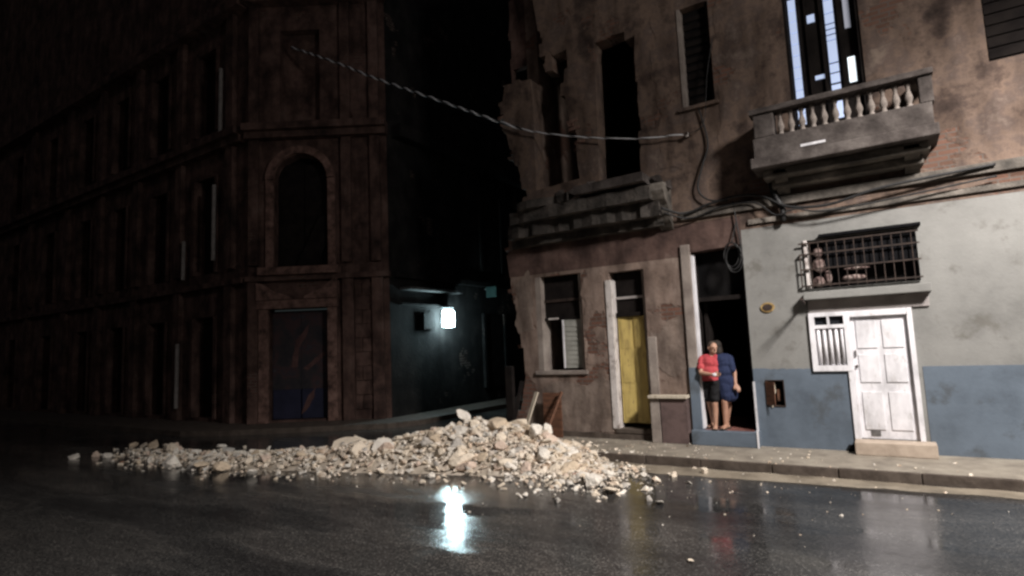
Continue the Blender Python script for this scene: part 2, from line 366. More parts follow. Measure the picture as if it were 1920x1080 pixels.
# ------------------------------------------------------------------ the ruined apartment building
apt = empty('apartment_building', (0, .2, 0))
tag(apt, 'crumbling two storey corner building with peeling walls, pale grey painted right half and balconies', 'building')
def P(o):     # meshes are written in street coordinates
    o.matrix_parent_inverse = apt.matrix_basis.inverted(); return o
apt.matrix_basis = Matrix.Translation((0, .2, 0))
OFF = Matrix.Translation((0, -.2, 0))
def part(mb, name, mat, parent=None, **k):
    if parent is None or parent is apt:
        o = mb.build(name, mat, apt, **k); o.location = (0, -.2, 0); return o
    o = mb.build(name, mat, parent, **k); return o
def pwall(name, outline, holes, y0, y1, mat, parent=None, wob=0.0):
    o = wall(name, outline, holes, y0, y1, mat, parent or apt, wob)
    if parent is None: o.location = (0, -.2, 0)
    return o

# lower left, broken corner on the left
def is_simple(pl):
    n = len(pl)
    def ccw(a, b, c): return (b[0]-a[0])*(c[1]-a[1])-(b[1]-a[1])*(c[0]-a[0])
    for i in range(n):
        a, b = pl[i], pl[(i+1) % n]
        for j in range(i+2, n):
            if i == 0 and j == n-1: continue
            c, d = pl[j], pl[(j+1) % n]
            if ccw(a,b,c)*ccw(a,b,d) <= 0 and ccw(c,d,a)*ccw(c,d,b) <= 0: return False
    return True
def first_simple(make):
    for k in range(400):
        pl = make(k)
        if is_simple(pl): return pl
    raise RuntimeError('no simple outline')
def steps(pts, amp=.07, seed=1):
    """a broken masonry edge: courses breaking off one by one"""
    rn_ = random.Random(seed); out = []
    for i in range(len(pts)-1):
        a = Vector(pts[i]); b = Vector(pts[i+1]); L_ = (b-a).length; t = 0.0
        while t < 1:
            t2 = min(1, t+rn_.choice((.085,.2,.3,.45,.6))/max(L_,.01)); 
            if 1-t2 < .15: t2 = 1
            p = a.lerp(b, t); q = a.lerp(b, t2); o_ = rn_.gauss(0, amp) if t or i else 0
            if abs(q.y-p.y) > abs(q.x-p.x): out += [(p.x+o_, p.y+.01*rn_.random()), (q.x*.5+p.x*.5+o_+rn_.uniform(-.03,.03), q.y-.01*rn_.random())]
            else: out += [(p.x+.01*rn_.random(), p.y+o_*.6), (q.x-.01*rn_.random(), p.y+o_*.6+rn_.uniform(-.03,.03))]
            t = t2
    out.append(tuple(pts[-1])); return out
m_shaded_band = ruin_mat('red_brown_shaded_render', [(.32,(.04,.027,.024)), (.46,(.085,.055,.048)), (.58,(.13,.085,.073)), (.7,(.18,.14,.12))], amount=.57)  # red-brown render, toned darker to carry the shade below the ruined balcony
LE1 = [(-7.0,0),(-7.2,.26),(-6.95,.7),(-6.8,1.3),(-6.9,2.3),(-7.04,2.9),(-7.1,3.5)]
pwall('wall', first_simple(lambda k: steps(LE1, .045, 4+k) + [(-3.16,3.5),(-3.16,0)]), [rect(-6.44,-5.31,1.37,3.43), rect(-4.68,-3.93,.2,3.36)], 0, .38, m_ruin)
pwall('shaded_band', [(-7.1,3.502),(-7.16,4.0),(-7.1,4.12),(-3.16,4.12),(-3.16,3.502)], [], .0, .38, m_shaded_band)
# over the entrance
pwall('wall', [(-3.158,3.56),(-2.04,3.6),(-2.04,4.12),(-3.158,4.12)], [], 0, .38, m_shaded_band)
part(MB().box(-3.16,-2.985,-.05,.37,0,3.72), 'door_pilaster', m_patch, bev=.012)
# painted half
pwall('wall', [(-2.04,0),(9,0),(9,3.86),(-2.04,3.86)], [rect(-1.02,.55,2.68,3.52), rect(-1.0,.38,.2,2.27), rect(-1.84,-1.55,.7,1.14)], .002, .38, m_pale)
pwall('wall', rag([(-2.04,3.86),(9,3.86)], .015, .3, seed=9)[:1]+[(9,3.862),(9,4.12),(-2.04,4.12)], [], 0, .38, m_upper)
pwall('dado', [(-2.037,.0),(-.56,0),(-.56,1.30),(-1.08,1.305)]+rag([(-1.08,1.335),(-2.037,1.345)], .01, .05, seed=3), [rect(-1.84,-1.55,.7,1.14)], -.006, .001, m_blue)
pwall('dado', [(.44,0),(9,0),(9,1.345),(.44,1.345)], [], -.006, .001, m_blue)
part(MB().box(-3.155,-2.982,-.058,.365,.02,1.39), 'dado', m_blue)
# upper storey with the collapsed bay
LE2 = [(-7.1,4.121),(-7.05,4.5),(-6.8,4.9),(-6.58,5.3),(-6.7,5.8),(-6.95,6.5),(-7.15,7.2),(-7.18,7.7),(-7.1,8.05),(-6.8,8.1),(-6.3,8.0)]
LE3 = [(-5.2,5.45),(-5.22,6.3),(-5.34,6.8),(-5.5,7.4),(-5.36,8.0),(-5.42,8.45),(-5.7,8.55),(-5.72,8.05),(-5.92,8.1),(-6.0,8.9),(-6.1,9.6),(-6.3,10.5),(-6.2,12)]
up = first_simple(lambda k: steps(LE2, .045, 6+k) + [(-6.27,7.5),(-6.29,5.4)] + steps(LE3, .035, 8+k*3) + [(9,12),(9,4.121)])
o2 = first_simple(lambda k: [(-4.76,5.2),(-3.84,5.2)] + steps([(-3.84,5.6),(-3.82,7.6),(-3.74,8.2),(-4.0,8.36),(-4.4,8.34),(-4.66,8.42)], .025, 3+k) + [(-4.7,8.2),(-4.72,6.5)])
pwall('wall', up, [o2, rect(-2.9,-2.3,6.39,8.42), rect(-1.02,.12,5.08,8.35), rect(1.7,2.5,5.9,8.3)], 0, .38, m_upper)
pwall('rear_wall', first_simple(lambda k: steps([(-7.05,8.3),(-7.1,9.4),(-6.95,10.4),(-7.0,12)], .05, 5+k)+[(-5.3,12),(-5.3,8.62)]+steps([(-5.3,8.6),(-6.2,8.7),(-7.0,8.35)], .03, 4+k)[:-1]), [], .385, .55, m_left)
# bricks laid bare along the broken edges
m_brick = noisy('old_brick', [(.3,(.07,.038,.03)), (.5,(.15,.085,.065)), (.7,(.22,.15,.12))], 6, .9, bump=.4, bscale=30)
bk = []
for v_ in range(3):
    bm = bmesh.new(); bmesh.ops.create_cube(bm, size=1); rv = random.Random(v_)
    for q in bm.verts: q.co = Vector((q.co.x*.25, q.co.y*.12, q.co.z*.072)) + Vector((rv.uniform(-.012,.012), rv.uniform(-.008,.008), rv.uniform(-.006,.006)))
    me = bpy.data.meshes.new('brick'); bm.to_mesh(me); bm.free(); me.materials.append(m_brick); bk.append(me)
rb_ = random.Random(31)
for line, sgn, z_lo in ((LE1[1:],1,.3),(LE2[:9],1,4.2),(LE3[:4],1,5.5)):
    for i in range(len(line)-1):
        a = Vector(line[i]); b = Vector(line[i+1]); n = max(1, int(abs(b.y-a.y)/.083))
        for k in range(n):
            p = a.lerp(b, (k+.5)/n)
            if noise.noise(Vector((p.x*3, p.y*2.6, 5))) < .1 or rb_.random() < .45: continue
            for yy in (.07, .2, .32):
                if rb_.random() < .45: continue
                o = link('brick', rb_.choice(bk), None, apt); o.location = (p.x+.07*sgn+rb_.uniform(-.13,.04), yy-.2+rb_.uniform(-.03,.02), p.y); o.rotation_euler = (rb_.uniform(-.05,.05), rb_.uniform(-.05,.05), rb_.choice((0,0,1.57))+rb_.uniform(-.1,.1))

# plaster still clinging to the brick: proud sheets with broken edges
patches = [
 ([(-5.1,.12),(-4.75,.12),(-4.75,1.1),(-4.95,1.25),(-5.3,1.05),(-6.0,1.15),(-6.5,.9),(-6.75,.5),(-6.8,.12)], m_patch),
 ([(-6.9,2.2),(-6.52,2.3),(-6.5,3.4),(-6.6,3.62),(-6.95,3.3)], m_patch),
 ([(-3.88,1.5),(-3.45,1.2),(-3.2,1.4),(-3.2,2.4),(-3.5,2.3),(-3.7,2.05),(-3.88,2.1)], m_patch),
 ([(-5.26,1.5),(-4.8,1.4),(-4.76,3.3),(-5.0,3.5),(-5.25,3.3)], m_ruin),
 ([(-3.5,5.3),(-3.0,5.2),(-2.95,6.0),(-3.0,7.9),(-3.35,8.6),(-3.5,7.2),(-3.35,6.4)], m_upper),
 ([(-2.25,5.1),(-1.75,5.9),(-1.2,6.1),(-1.15,8.6),(-1.8,8.9),(-2.2,8.2),(-2.22,6.4)], m_upper),
]
m_patch2 = ruin_mat('clinging_render', [(.3,(.11,.085,.07)), (.46,(.19,.15,.128)), (.58,(.26,.21,.18)), (.7,(.33,.28,.24))], amount=.7)
for i, (pl, mt) in enumerate(patches):
    pl = rag(rag(pl, .09, .25, True, 20+i), .018, .05, True, 40+i)
    pwall('plaster_patch', pl, [], -.009, -.001, m_patch2 if mt is m_patch else mt)

# plinth, string course
pwall('plinth', rag([(-6.95,0),(-3.9,0)], 0, 1)+rag([(-3.9,.1),(-6.95,.12)], .02, .3, seed=3), [], -.035, -.001, m_kerb)
part(MB().box(-3.1,9,-.07,-.001,4.2,4.36), 'string_course', m_cornice, bev=.01)
part(MB().box(-1.9,9,-.05,-.001,3.93,4.02), 'string_course', m_cornice, bev=.01)

# body of the building behind the facade
part(MB().box(-6.6,-6.3,.381,7,0,11.8), 'side_wall', m_ruin)
part(MB().box(8.6,9,.381,7,0,12), 'side_wall', m_upper)
part(MB().box(-6.6,9,7.0,7.35,0,12), 'back_wall', m_ruin)
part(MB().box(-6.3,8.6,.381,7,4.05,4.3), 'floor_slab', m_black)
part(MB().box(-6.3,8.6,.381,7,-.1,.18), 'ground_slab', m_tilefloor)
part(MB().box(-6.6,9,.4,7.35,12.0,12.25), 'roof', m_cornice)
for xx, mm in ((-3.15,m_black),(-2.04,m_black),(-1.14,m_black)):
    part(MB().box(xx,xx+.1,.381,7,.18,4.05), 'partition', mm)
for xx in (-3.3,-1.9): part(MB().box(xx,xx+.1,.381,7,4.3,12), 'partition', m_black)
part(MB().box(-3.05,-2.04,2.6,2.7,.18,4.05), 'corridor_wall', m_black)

# --- window with one shutter hanging
wn = empty('window'); wn.parent = apt; wn.location = (0,-.2,0)
part(MB().box(-6.44,-6.30,.0,.36,1.37,3.43).box(-5.40,-5.31,.05,.36,1.37,3.43), 'jamb', m_patch, wn, bev=.008)
part(MB().box(-6.5,-5.25,-.06,.3,1.29,1.372), 'sill', m_patch, wn, bev=.012)
part(MB().box(-6.30,-5.40,.16,.2,2.52,3.43), 'board', m_dark, wn)
part(MB().box(-6.30,-5.40,.13,.158,2.86,2.92), 'crossbar', m_iron, wn)
part(MB().box(-6.30,-5.40,.12,.2,2.46,2.52), 'transom', m_dark, wn)
part(MB().box(-6.20,-5.95,.108,.119,2.475,2.515), 'rail_remnant', m_offwhite, wn)
s_ = MB().box(0,.42,-.02,.02,1.42,2.455)
for k in range(9): s_.box(.05,.37,-.032,-.02,1.5+k*.1,1.56+k*.1)
s_.xform(Matrix.Translation((-5.83,.14,0)) @ Matrix.Rotation(R(4),4,'Z'))
part(s_, 'shutter', m_leaf, wn)
part(MB().box(-5.865,-5.835,.1,.18,1.42,2.455), 'shutter_edge', m_white, wn)
# --- yellow door
yd = empty('yellow_door'); yd.parent = apt; yd.location = (0,-.2,0)
part(MB().box(-4.76,-4.625,-.03,.3,.2,3.2), 'jamb', m_offwhite, yd, bev=.01)
part(MB().box(-4.0,-3.93,.06,.3,.2,3.36), 'jamb', m_patch, yd)
lf = MB().box(0,.3,-.02,.02,.3,2.43)
for z0 in (.4,1.1,1.8): lf.box(.05,.25,-.032,-.02,z0,z0+.55)
lf.xform(Matrix.Translation((-4.6,.17,0)) @ Matrix.Rotation(R(12),4,'Z')); part(lf, 'door_leaf', m_yellow, yd)
lf = MB().box(0,.34,-.02,.02,.3,2.43)
for z0 in (.4,1.1,1.8): lf.box(.05,.29,-.032,-.02,z0,z0+.55)
lf.xform(Matrix.Translation((-4.31,.228,0)) @ Matrix.Rotation(R(-16),4,'Z')); part(lf, 'door_leaf', m_yellow, yd)
part(MB().box(-4.62,-4.0,.2,.24,2.52,3.36), 'fanlight_board', m_dark, yd)
part(MB().box(-4.62,-4.0,.12,.26,2.44,2.52), 'transom', m_dark, yd)
part(MB().box(-4.62,-4.0,.16,.199,2.80,2.85), 'fanlight_bar', m_lintel, yd)
part(MB().box(-4.7,-3.9,-.04,.38,.12,.205), 'threshold', m_kerb, yd, bev=.012)
# pilaster right of the yellow door, and the low boxed pier
part(MB().box(-3.925,-3.75,-.045,.0,.1,2.0), 'pilaster', m_patch, bev=.012)
part(MB().box(-3.92,-3.18,-.26,-.0,.83,.885), 'ledge', m_palewood, bev=.01)
part(MB().box(-3.70,-3.2,-.2,-.001,0,.828), 'low_pier', m_pier, bev=.008)
part(MB().box(-3.9,-3.72,-.2,-.05,.0,.828), 'low_pier', m_patch, bev=.012)
# --- entrance
en = empty('entrance'); en.parent = apt; en.location = (0,-.2,0)
part(MB().box(-2.982,-2.93,-.02,.1,.27,3.5), 'jamb', m_white, en, bev=.006)
part(MB().box(-2.985,-2.94,.102,.36,.27,3.5).box(-2.1,-2.045,.1,.36,.27,3.5), 'door_frame', m_dark, en)
part(MB().box(-2.94,-2.1,.12,.3,2.62,2.7), 'transom', m_dark, en)
part(MB().box(-2.94,-2.1,.3,.34,2.7,3.55), 'fanlight', m_black, en)
part(MB().box(-2.90,-2.84,.36,1.1,.2,2.6), 'door_leaf', m_dark, en)
part(MB().box(-3.14,-1.99,-.24,.38,0,.262), 'step', m_blue, en, bev=.015)
part(MB().box(-2.93,-2.08,-.1,.37,.262,.268), 'step_tile', m_tilefloor, en)
part(MB().box(-2.05,-2.018,-.035,-.004,.26,1.12), 'corner_strip', m_white, en)
part(MB().box(-2.015,-1.985,-.255,-.24,.0,.3), 'corner_strip', m_white, en)
# --- meter box in the dado
mb_ = empty('meter_box'); mb_.parent = apt; mb_.location = (0,-.2,0)
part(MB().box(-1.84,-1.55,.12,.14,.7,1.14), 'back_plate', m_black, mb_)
part(MB().box(-1.845,-1.83,-.02,.12,.69,1.15).box(-1.56,-1.545,-.02,.12,.69,1.15).box(-1.83,-1.56,-.02,.12,1.135,1.15).box(-1.83,-1.56,-.02,.12,.69,.705), 'case', m_iron, mb_)
d_ = MB().box(0,.2,-.008,.008,.72,1.12).xform(Matrix.Translation((-1.845,-.02,0)) @ Matrix.Rotation(R(-38),4,'Z')); part(d_, 'flap', m_brownboard, mb_)
part(MB().tube([(-1.72,.05,1.1),(-1.7,.0,.95),(-1.74,-.03,.8),(-1.76,-.02,.68)], .012), 'cable', m_palewood, mb_)
part(MB().box(-1.68,-1.63,.06,.11,.78,.98), 'meter', m_brownboard, mb_)
# --- oval plaque
pq = MB(); n_ = 24
pts = [(-1.70+.115*math.cos(2*math.pi*k/n_), 2.42+.088*math.sin(2*math.pi*k/n_)) for k in range(n_)]
m_plq = noisy('brass_plaque', [(.35,(.16,.09,.035)), (.55,(.36,.25,.1)), (.7,(.45,.34,.17))], 14, .55, bump=.4)
pq = pwall('plaque', pts, [], -.022, .001, m_plq)
pts2 = [(-1.70+.08*math.cos(2*math.pi*k/n_), 2.42+.058*math.sin(2*math.pi*k/n_)) for k in range(n_)]
pwall('plaque_boss', pts2, [], -.032, -.0225, m_iron, pq)
# --- barred window, ledge, lintel
bw = empty('barred_window'); bw.parent = apt; bw.location = (0,-.2,0)
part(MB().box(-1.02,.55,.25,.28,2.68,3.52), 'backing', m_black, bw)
part(MB().box(-1.045,-.99,-.04,.24,2.69,3.52), 'jamb', m_offwhite, bw, bev=.01)
for k in range(12): part(MB().tube([(-.95+k*.13,-.07,2.69),(-.95+k*.13,-.07,3.46)], .009, 6), 'bar', m_iron, bw)
for z0 in (2.72,3.0,3.26,3.45): part(MB().box(-1.12,.58,-.085,-.06,z0,z0+.022), 'rail', m_iron, bw)
for z0 in (2.72,3.26): part(MB().box(-1.125,-1.1,-.06,.0,z0,z0+.022), 'rail', m_iron, bw)
part(MB().tube([(-1.112,-.07,2.72),(-1.112,-.07,3.28)], .012, 6), 'bar', m_iron, bw)
part(MB().box(-.74,.53,.0,.03,3.02,3.5), 'blind', m_tarp, bw)
part(MB().box(-.80,.62,-.12,-.003,3.535,3.585), 'awning', m_tarp, bw, bev=.01)
m_cloth = noisy('stored_cloth', [(.3,(.05,.03,.03)), (.5,(.16,.11,.1)), (.7,(.36,.3,.27))], 9, .9, bump=.4)
for (x0,z0,sx,sz) in ((-.86,2.80,.10,.09),(-.72,2.86,.06,.12),(-.82,3.08,.12,.13),(-.35,2.82,.18,.05),(-.84,3.3,.08,.09),(-.3,2.97,.2,.025)):
    part(MB().ell((x0,.05,z0),(sx,.06,sz),10,7), 'bundle', m_cloth, bw, smooth=True)
part(MB().box(-1.1,.66,-.22,.0,2.49,2.62), 'ledge', m_pale, bw, bev=.012)
part(MB().box(-1.06,.62,-.035,-.0,2.272,2.488), 'lintel', m_lintel, bw, bev=.01)
part(MB().tube([(-1.1,.0,2.44),(-1.09,-.36,2.45),(-1.08,-.72,2.48)], .022, 8), 'bracket_arm', m_iron, bw)
# --- white louvred hatch and door
wd = empty('white_door'); wd.parent = apt; wd.location = (0,-.2,0)
part(MB().box(-1.07,-.99,-.05,.15,1.29,2.27).box(-.56,-.50,-.05,.15,1.29,2.27).box(-.99,-.56,-.05,.15,1.29,1.385).box(-.99,-.56,-.05,.15,2.2,2.27).box(-.99,-.56,-.048,.15,2.0,2.06).box(-.80,-.765,-.047,.15,2.06,2.2), 'hatch_frame', m_white, wd)
for (a,b_) in ((-.985,-.803),(-.762,-.565)): part(MB().box(a,b_,.02,.03,2.062,2.198), 'pane', m_glass, wd)
part(MB().box(-.99,-.56,.06,.1,1.385,2.0), 'hatch_panel', m_offwhite, wd)
for k in range(5): part(MB().tube([(-.945+k*.087,-.004,1.39),(-.945+k*.087,-.004,1.995)], .026, 10), 'bar', m_white, wd, smooth=True)
part(MB().box(-1.0,-.56,.0,.12,.2,1.29), 'infill', m_blue, wd)
part(MB().box(-.56,-.47,-.04,.2,.2,2.268), 'jamb', m_white, wd, bev=.006)
part(MB().box(.31,.38,-.04,.2,.2,2.268), 'jamb', m_white, wd, bev=.006)
part(MB().box(-.468,.308,-.035,.2,2.17,2.27), 'head', m_white, wd)
leaf = MB().box(-.468,.308,.03,.07,.21,2.168); part(leaf, 'door_leaf', m_white, wd)
for (z0,z1) in ((.35,.95),(1.1,1.55),(1.65,2.1)):
    for (a,b_) in ((-.40,-.12),(-.04,.24)):
        part(MB().box(a,b_,.014,.0295,z0,z1), 'door_panel', m_white, wd, bev=.006)
part(MB().box(-.445,-.425,.0,.029,1.52,1.62), 'handle', m_iron, wd); part(MB().lathe((-.435,.012,1.36),[(.018,-.02),(.018,.02)],10), 'lock', m_iron, wd)
part(MB().box(-.33,-.2,.02,.0295,.25,.36), 'kick_plate', m_metal, wd)
part(MB().box(-.56,.5,-.34,.0,0,.2), 'step', m_step, wd, bev=.015)
part(MB().box(-.66,-.575,-.06,-.007,.0,.1), 'drain_hole', m_black, wd)
# --- upper dark window
uw = empty('upper_window'); uw.parent = apt; uw.location = (0,-.2,0)
part(MB().box(-2.9,-2.84,-.02,.3,6.39,8.42), 'jamb', m_patch, uw)
part(MB().box(-2.84,-2.36,.2,.24,6.39,8.42), 'shutter', m_black, uw)
part(MB().box(-2.36,-2.3,.05,.3,6.39,8.42), 'jamb', m_dark, uw)
part(MB().box(-2.98,-2.22,-.08,.1,6.32,6.392), 'sill', m_upper, uw, bev=.012)
for k in range(11): part(MB().box(-2.83,-2.37,.17,.199,6.5+k*.17,6.6+k*.17), 'slat', m_dark, uw)
part(MB().box(1.7,2.5,.2,.24,5.9,8.3), 'shutter', m_dark, uw)
for k in range(12): part(MB().box(1.74,2.46,.17,.199,6.0+k*.18,6.12+k*.18), 'slat', m_dark, uw)
# --- lit balcony door
bd = empty('balcony_door'); bd.parent = apt; bd.location = (0,-.2,0)
part(MB().box(-1.02,-.97,.03,.3,5.08,8.35).box(.07,.12,.03,.3,5.08,8.35), 'frame', m_dark, bd)
part(MB().box(-.97,.07,.2,.24,5.08,8.35), 'door_leaf', m_dark, bd)
for k in range(11):
    z0 = 5.62+k*.215
    part(MB().box(-.945,-.825,.17,.199,z0,z0+.2), 'lit_pane', m_pane, bd)
for (z0,z1) in ((5.6,5.95),(6.0,6.2),(6.24,6.4),(6.43,6.58),(6.61,7.0),(7.02,7.1),(7.13,7.2),(7.23,7.3),(7.33,7.5),(7.52,7.75),(7.77,8.0)):
    part(MB().box(-.385,-.245,.17,.199,z0,z1), 'lit_pane', m_pane, bd)
for (xx,zz,ww,hh) in ((-.66,7.44,.12,.14),(-.62,6.37,.15,.07)): part(MB().box(xx,xx+ww,.17,.199,zz,zz+hh), 'lit_pane', m_pane, bd)
part(MB().box(-.11,.0,.17,.199,6.18,6.62), 'lit_pane', m_panebright, bd)
part(MB().box(-.10,-.01,.17,.199,7.15,7.75), 'lit_pane', m_panedim, bd)
part(MB().box(-.70,-.685,.14,.199,5.08,8.35).box(-.20,-.17,.14,.199,5.08,8.35).box(-.47,-.44,.14,.199,5.08,8.35), 'stile', m_dark, bd)
# --- balcony with balusters
bl = empty('balcony'); bl.parent = apt; bl.location = (0,-.2,0)
m_bal = noisy('balcony_stone', [(.33,(.026,.021,.019)), (.5,(.06,.05,.046)), (.7,(.115,.1,.092))], 3.2, .88, bump=.5, bscale=22)
X1 = .95
part(MB().box(-1.66,X1,-.72,-.001,4.75,4.93), 'slab', m_bal, bl, bev=.02)
part(MB().box(-1.60,X1-.05,-.68,-.001,4.932,5.27), 'slab', m_bal, bl, bev=.015)
part(MB().box(-1.57,-1.25,-.68,-.36,5.272,5.68), 'corner_post', m_bal, bl, bev=.02)
part(MB().box(-1.63,X1,-.73,-.42,5.66+.022,5.775), 'handrail', m_bal, bl, bev=.015)
part(MB().box(-1.58,-1.3,-.42,-.001,5.682,5.76), 'handrail', m_bal, bl, bev=.015)
prof = [(.045,0),(.045,.04),(.03,.055),(.038,.09),(.056,.14),(.05,.19),(.03,.26),(.026,.31),(.036,.345),(.045,.36),(.045,.408)]
bmesh_bal = MB().lathe((0,0,0), prof, 10).mesh('baluster', True); bmesh_bal.materials.append(noisy('baluster_stone', [(.33,(.12,.1,.09)), (.5,(.22,.19,.17)), (.7,(.32,.28,.26))], 5, .88, bump=.3))
for k in range(12):
    o = link('baluster', bmesh_bal, None, bl); o.location = (-1.16+k*.163, -.56, 5.272); o.rotation_euler = (0,0,random.random())
part(MB().box(.76,.93,-.68,-.44,5.272,5.68), 'corner_post', m_bal, bl, bev=.015)
part(MB().box(.65,.92,-.42,-.001,5.682,5.76), 'handrail', m_bal, bl, bev=.015)
for k in range(2):
    o = link('baluster', bmesh_bal, None, bl); o.location = (-1.44, -.14-k*.15, 5.272)
part(MB().box(-.88,-.52,-.688,-.6805,4.975,5.015), 'white_strip', m_white, bl)
part(MB().box(-1.52,X1-.12,-.5,-.001,4.6,4.748), 'moulding', m_cornice, bl, bev=.03)
part(MB().box(-1.42,X1-.2,-.28,-.001,4.46,4.598), 'moulding', m_cornice, bl, bev=.03)
for xx in (-1.35,.5):
    br = poly_mesh('bracket', [(0,4.74),(-.5,4.74),(-.5,4.66),(-.4,4.58),(-.28,4.54),(-.2,4.44),(-.1,4.38),(0,4.37)], [], 0, .2)
    for v in br.vertices: v.co = (xx+v.co.y, v.co.x, v.co.z)
    link('bracket', br, m_cornice, bl)
# --- ruined balcony
rb = empty('ruined_balcony'); rb.parent = apt; rb.location = (0,-.2,0)
def slab_xy(name, pts, z0, z1, mat, parent):
    me = poly_mesh(name, pts, [], 0, z1-z0)
    for v in me.vertices: v.co = (v.co.x, v.co.z, z0+v.co.y)
    return link(name, me, mat, parent)
m_rb = noisy('shade_dark_stone', [(.35,(.022,.02,.018)), (.55,(.06,.052,.046)), (.74,(.14,.12,.105))], 2.6, .9, bump=.7, bdist=.03)  # dark tone puts the shade below the balcony into the stone colour
slab_xy('slab', rag([(-5.0,-.02),(-5.05,-.66),(-4.4,-.72),(-3.56,-.74),(-3.54,-.02)], .025, .2, True, 12), 4.93, 5.1, m_bal, rb)
slab_xy('slab', rag([(-6.62,-.02),(-6.55,-.45),(-6.2,-.62),(-5.6,-.5),(-5.2,-.66),(-5.06,-.02)], .05, .14, True, 13), 4.86, 5.03, m_rb, rb)
slab_xy('cornice', rag([(-6.8,-.01),(-6.75,-.44),(-5.7,-.56),(-4.6,-.58),(-3.5,-.6),(-3.45,-.01)], .03, .2, True, 14), 4.6, 4.86, m_rb, rb)
slab_xy('cornice', rag([(-6.95,-.01),(-6.9,-.3),(-6.2,-.42),(-5.7,-.34),(-4.6,-.44),(-3.4,-.4),(-3.38,-.01)], .05, .14, True, 15), 4.3, 4.6, m_rb, rb)
slab_xy('cornice', rag([(-6.98,-.01),(-6.92,-.12),(-5.7,-.2),(-4.6,-.17),(-3.4,-.2),(-3.38,-.01)], .04, .14, True, 16), 4.13, 4.3, m_rb, rb)
for xx in (-3.5,):
    br = poly_mesh('bracket', rag([(0,4.92),(-.5,4.9),(-.52,4.75),(-.42,4.6),(-.3,4.5),(-.24,4.3),(-.1,4.1),(0,4.05)], .02, .1, True, int(-xx*10)), [], 0, .24)
    for v in br.vertices: v.co = (xx+v.co.y, v.co.x, v.co.z)
    link('bracket', br, m_cornice if xx > -4 else m_rb, rb)
for (xx,yy,zz,s) in ((-5.55,-.25,5.12,.16),(-5.3,-.3,5.1,.12),(-3.42,-.3,5.02,.15),(-6.3,-.2,5.06,.1),(-3.3,-.22,4.9,.12),(-4.7,-.5,5.1,.1),(-4.1,-.4,5.12,.08),(-6.55,-.3,4.75,.16),(-5.9,-.45,4.86,.13),(-5.05,-.5,4.84,.14),(-4.5,-.42,4.62,.1),(-6.0,-.24,4.45,.15),(-3.6,-.3,4.5,.13),(-3.32,-.12,4.35,.12)):
    bm = bmesh.new(); rn = random.Random(int(xx*100))
    for k in range(16): bm.verts.new((xx+rn.uniform(-s,s), yy+rn.uniform(-s,s)*.8, zz+rn.uniform(-s,s)*.8))
    bmesh.ops.convex_hull(bm, input=bm.verts[:]); me = bpy.data.meshes.new('broken_stub'); bm.to_mesh(me); bm.free()
    link('broken_stub', me, m_bal, rb)
# slab of the fallen room seen through the openings
part(MB().box(-6.3,-3.25,.385,.6,4.95,5.15), 'floor_edge', m_cornice)

# ------------------------------------------------------------------ corner building across the side street
cb = empty('corner_building', A, ang)
tag(cb, 'dark unlit corner building with chamfered entrance, arched upper window and soot stained pilasters', 'building')
CW = 4.25
import math as _m
arch = [(.78,4.62),(2.42,4.62),(2.42,7.35)]
arch += [(1.6+.82*math.cos(R(a)), 7.35+.78*math.sin(R(a))) for a in range(12, 169, 12)] + [(.78,7.35)]
wall('wall', [(0,0),(CW,0),(CW,23),(0,23)], [rect(.62,2.40,.06,3.36), arch, rect(.95,2.2,9.2,12.2)], 0, .4, m_left, cb)
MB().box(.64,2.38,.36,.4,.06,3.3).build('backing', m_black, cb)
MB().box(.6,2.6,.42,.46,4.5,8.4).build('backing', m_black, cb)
MB().box(.9,2.25,.3,.34,9.2,12.2).build('backing', m_left, cb)
m_side = ruin_mat('spill_dimmed_render', [(.32,(.005,.005,.005)), (.5,(.013,.0125,.0125)), (.7,(.028,.026,.025))], brick=(.03,.018,.015), amount=.63)  # side street face coloured darker to hold down the lamp's spill
m_stone = noisy('reddish_stone', [(.34,(.045,.027,.023)), (.5,(.15,.088,.072)), (.68,(.25,.155,.13))], 4.5, .88, bump=.4)
# door surround
dr = empty('door'); dr.parent = cb
MB().box(.34,.62,-.12,.2,0,3.36).build('jamb', m_stone, dr, bev=.015); MB().box(2.40,2.68,-.12,.2,0,3.36).build('jamb', m_stone, dr, bev=.015)
MB().box(.3,2.72,-.16,.0,3.362,3.62).build('lintel', m_stone, dr, bev=.015)
m_graf = noisy('painted_door', [(.3,(.012,.012,.018)), (.47,(.03,.028,.032)), (.56,(.055,.03,.032)), (.62,(.03,.03,.04)), (.75,(.14,.11,.1))], 1.7, .7, bump=.1)
m_dblue = noisy('dark_blue_panel', [(.3,(.012,.014,.03)), (.7,(.022,.024,.05))], 3, .6, bump=.1)
for (a,b_) in ((.64,1.505),(1.515,2.38)):
    lf = MB().box(a,b_,.2,.25,.95,3.3).build('door_leaf', m_graf, dr); MB().box(a+.02,b_-.02,.19,.25,.08,.945).build('door_leaf', m_dblue, dr)
m_fig = noisy('painted_pink', [(.3,(.06,.03,.03)), (.7,(.12,.065,.06))], 4, .8, bump=0)
wall('painted_mark', rag([(1.2,1.6),(1.35,2.4),(1.75,2.9),(1.7,2.6),(1.45,2.2),(1.4,1.6)], .02, .15, True, 2), [], .192, .197, m_fig, dr)
wall('painted_mark', rag([(1.5,.2),(1.72,.75),(1.95,1.0),(1.9,.7),(1.65,.3)], .02, .15, True, 3), [], .182, .188, m_fig, dr)
wall('painted_mark', rag([(1.55,1.55),(2.2,2.05),(2.25,1.95),(1.7,1.5)], .02, .15, True, 4), [], .192, .197, m_fig, dr)
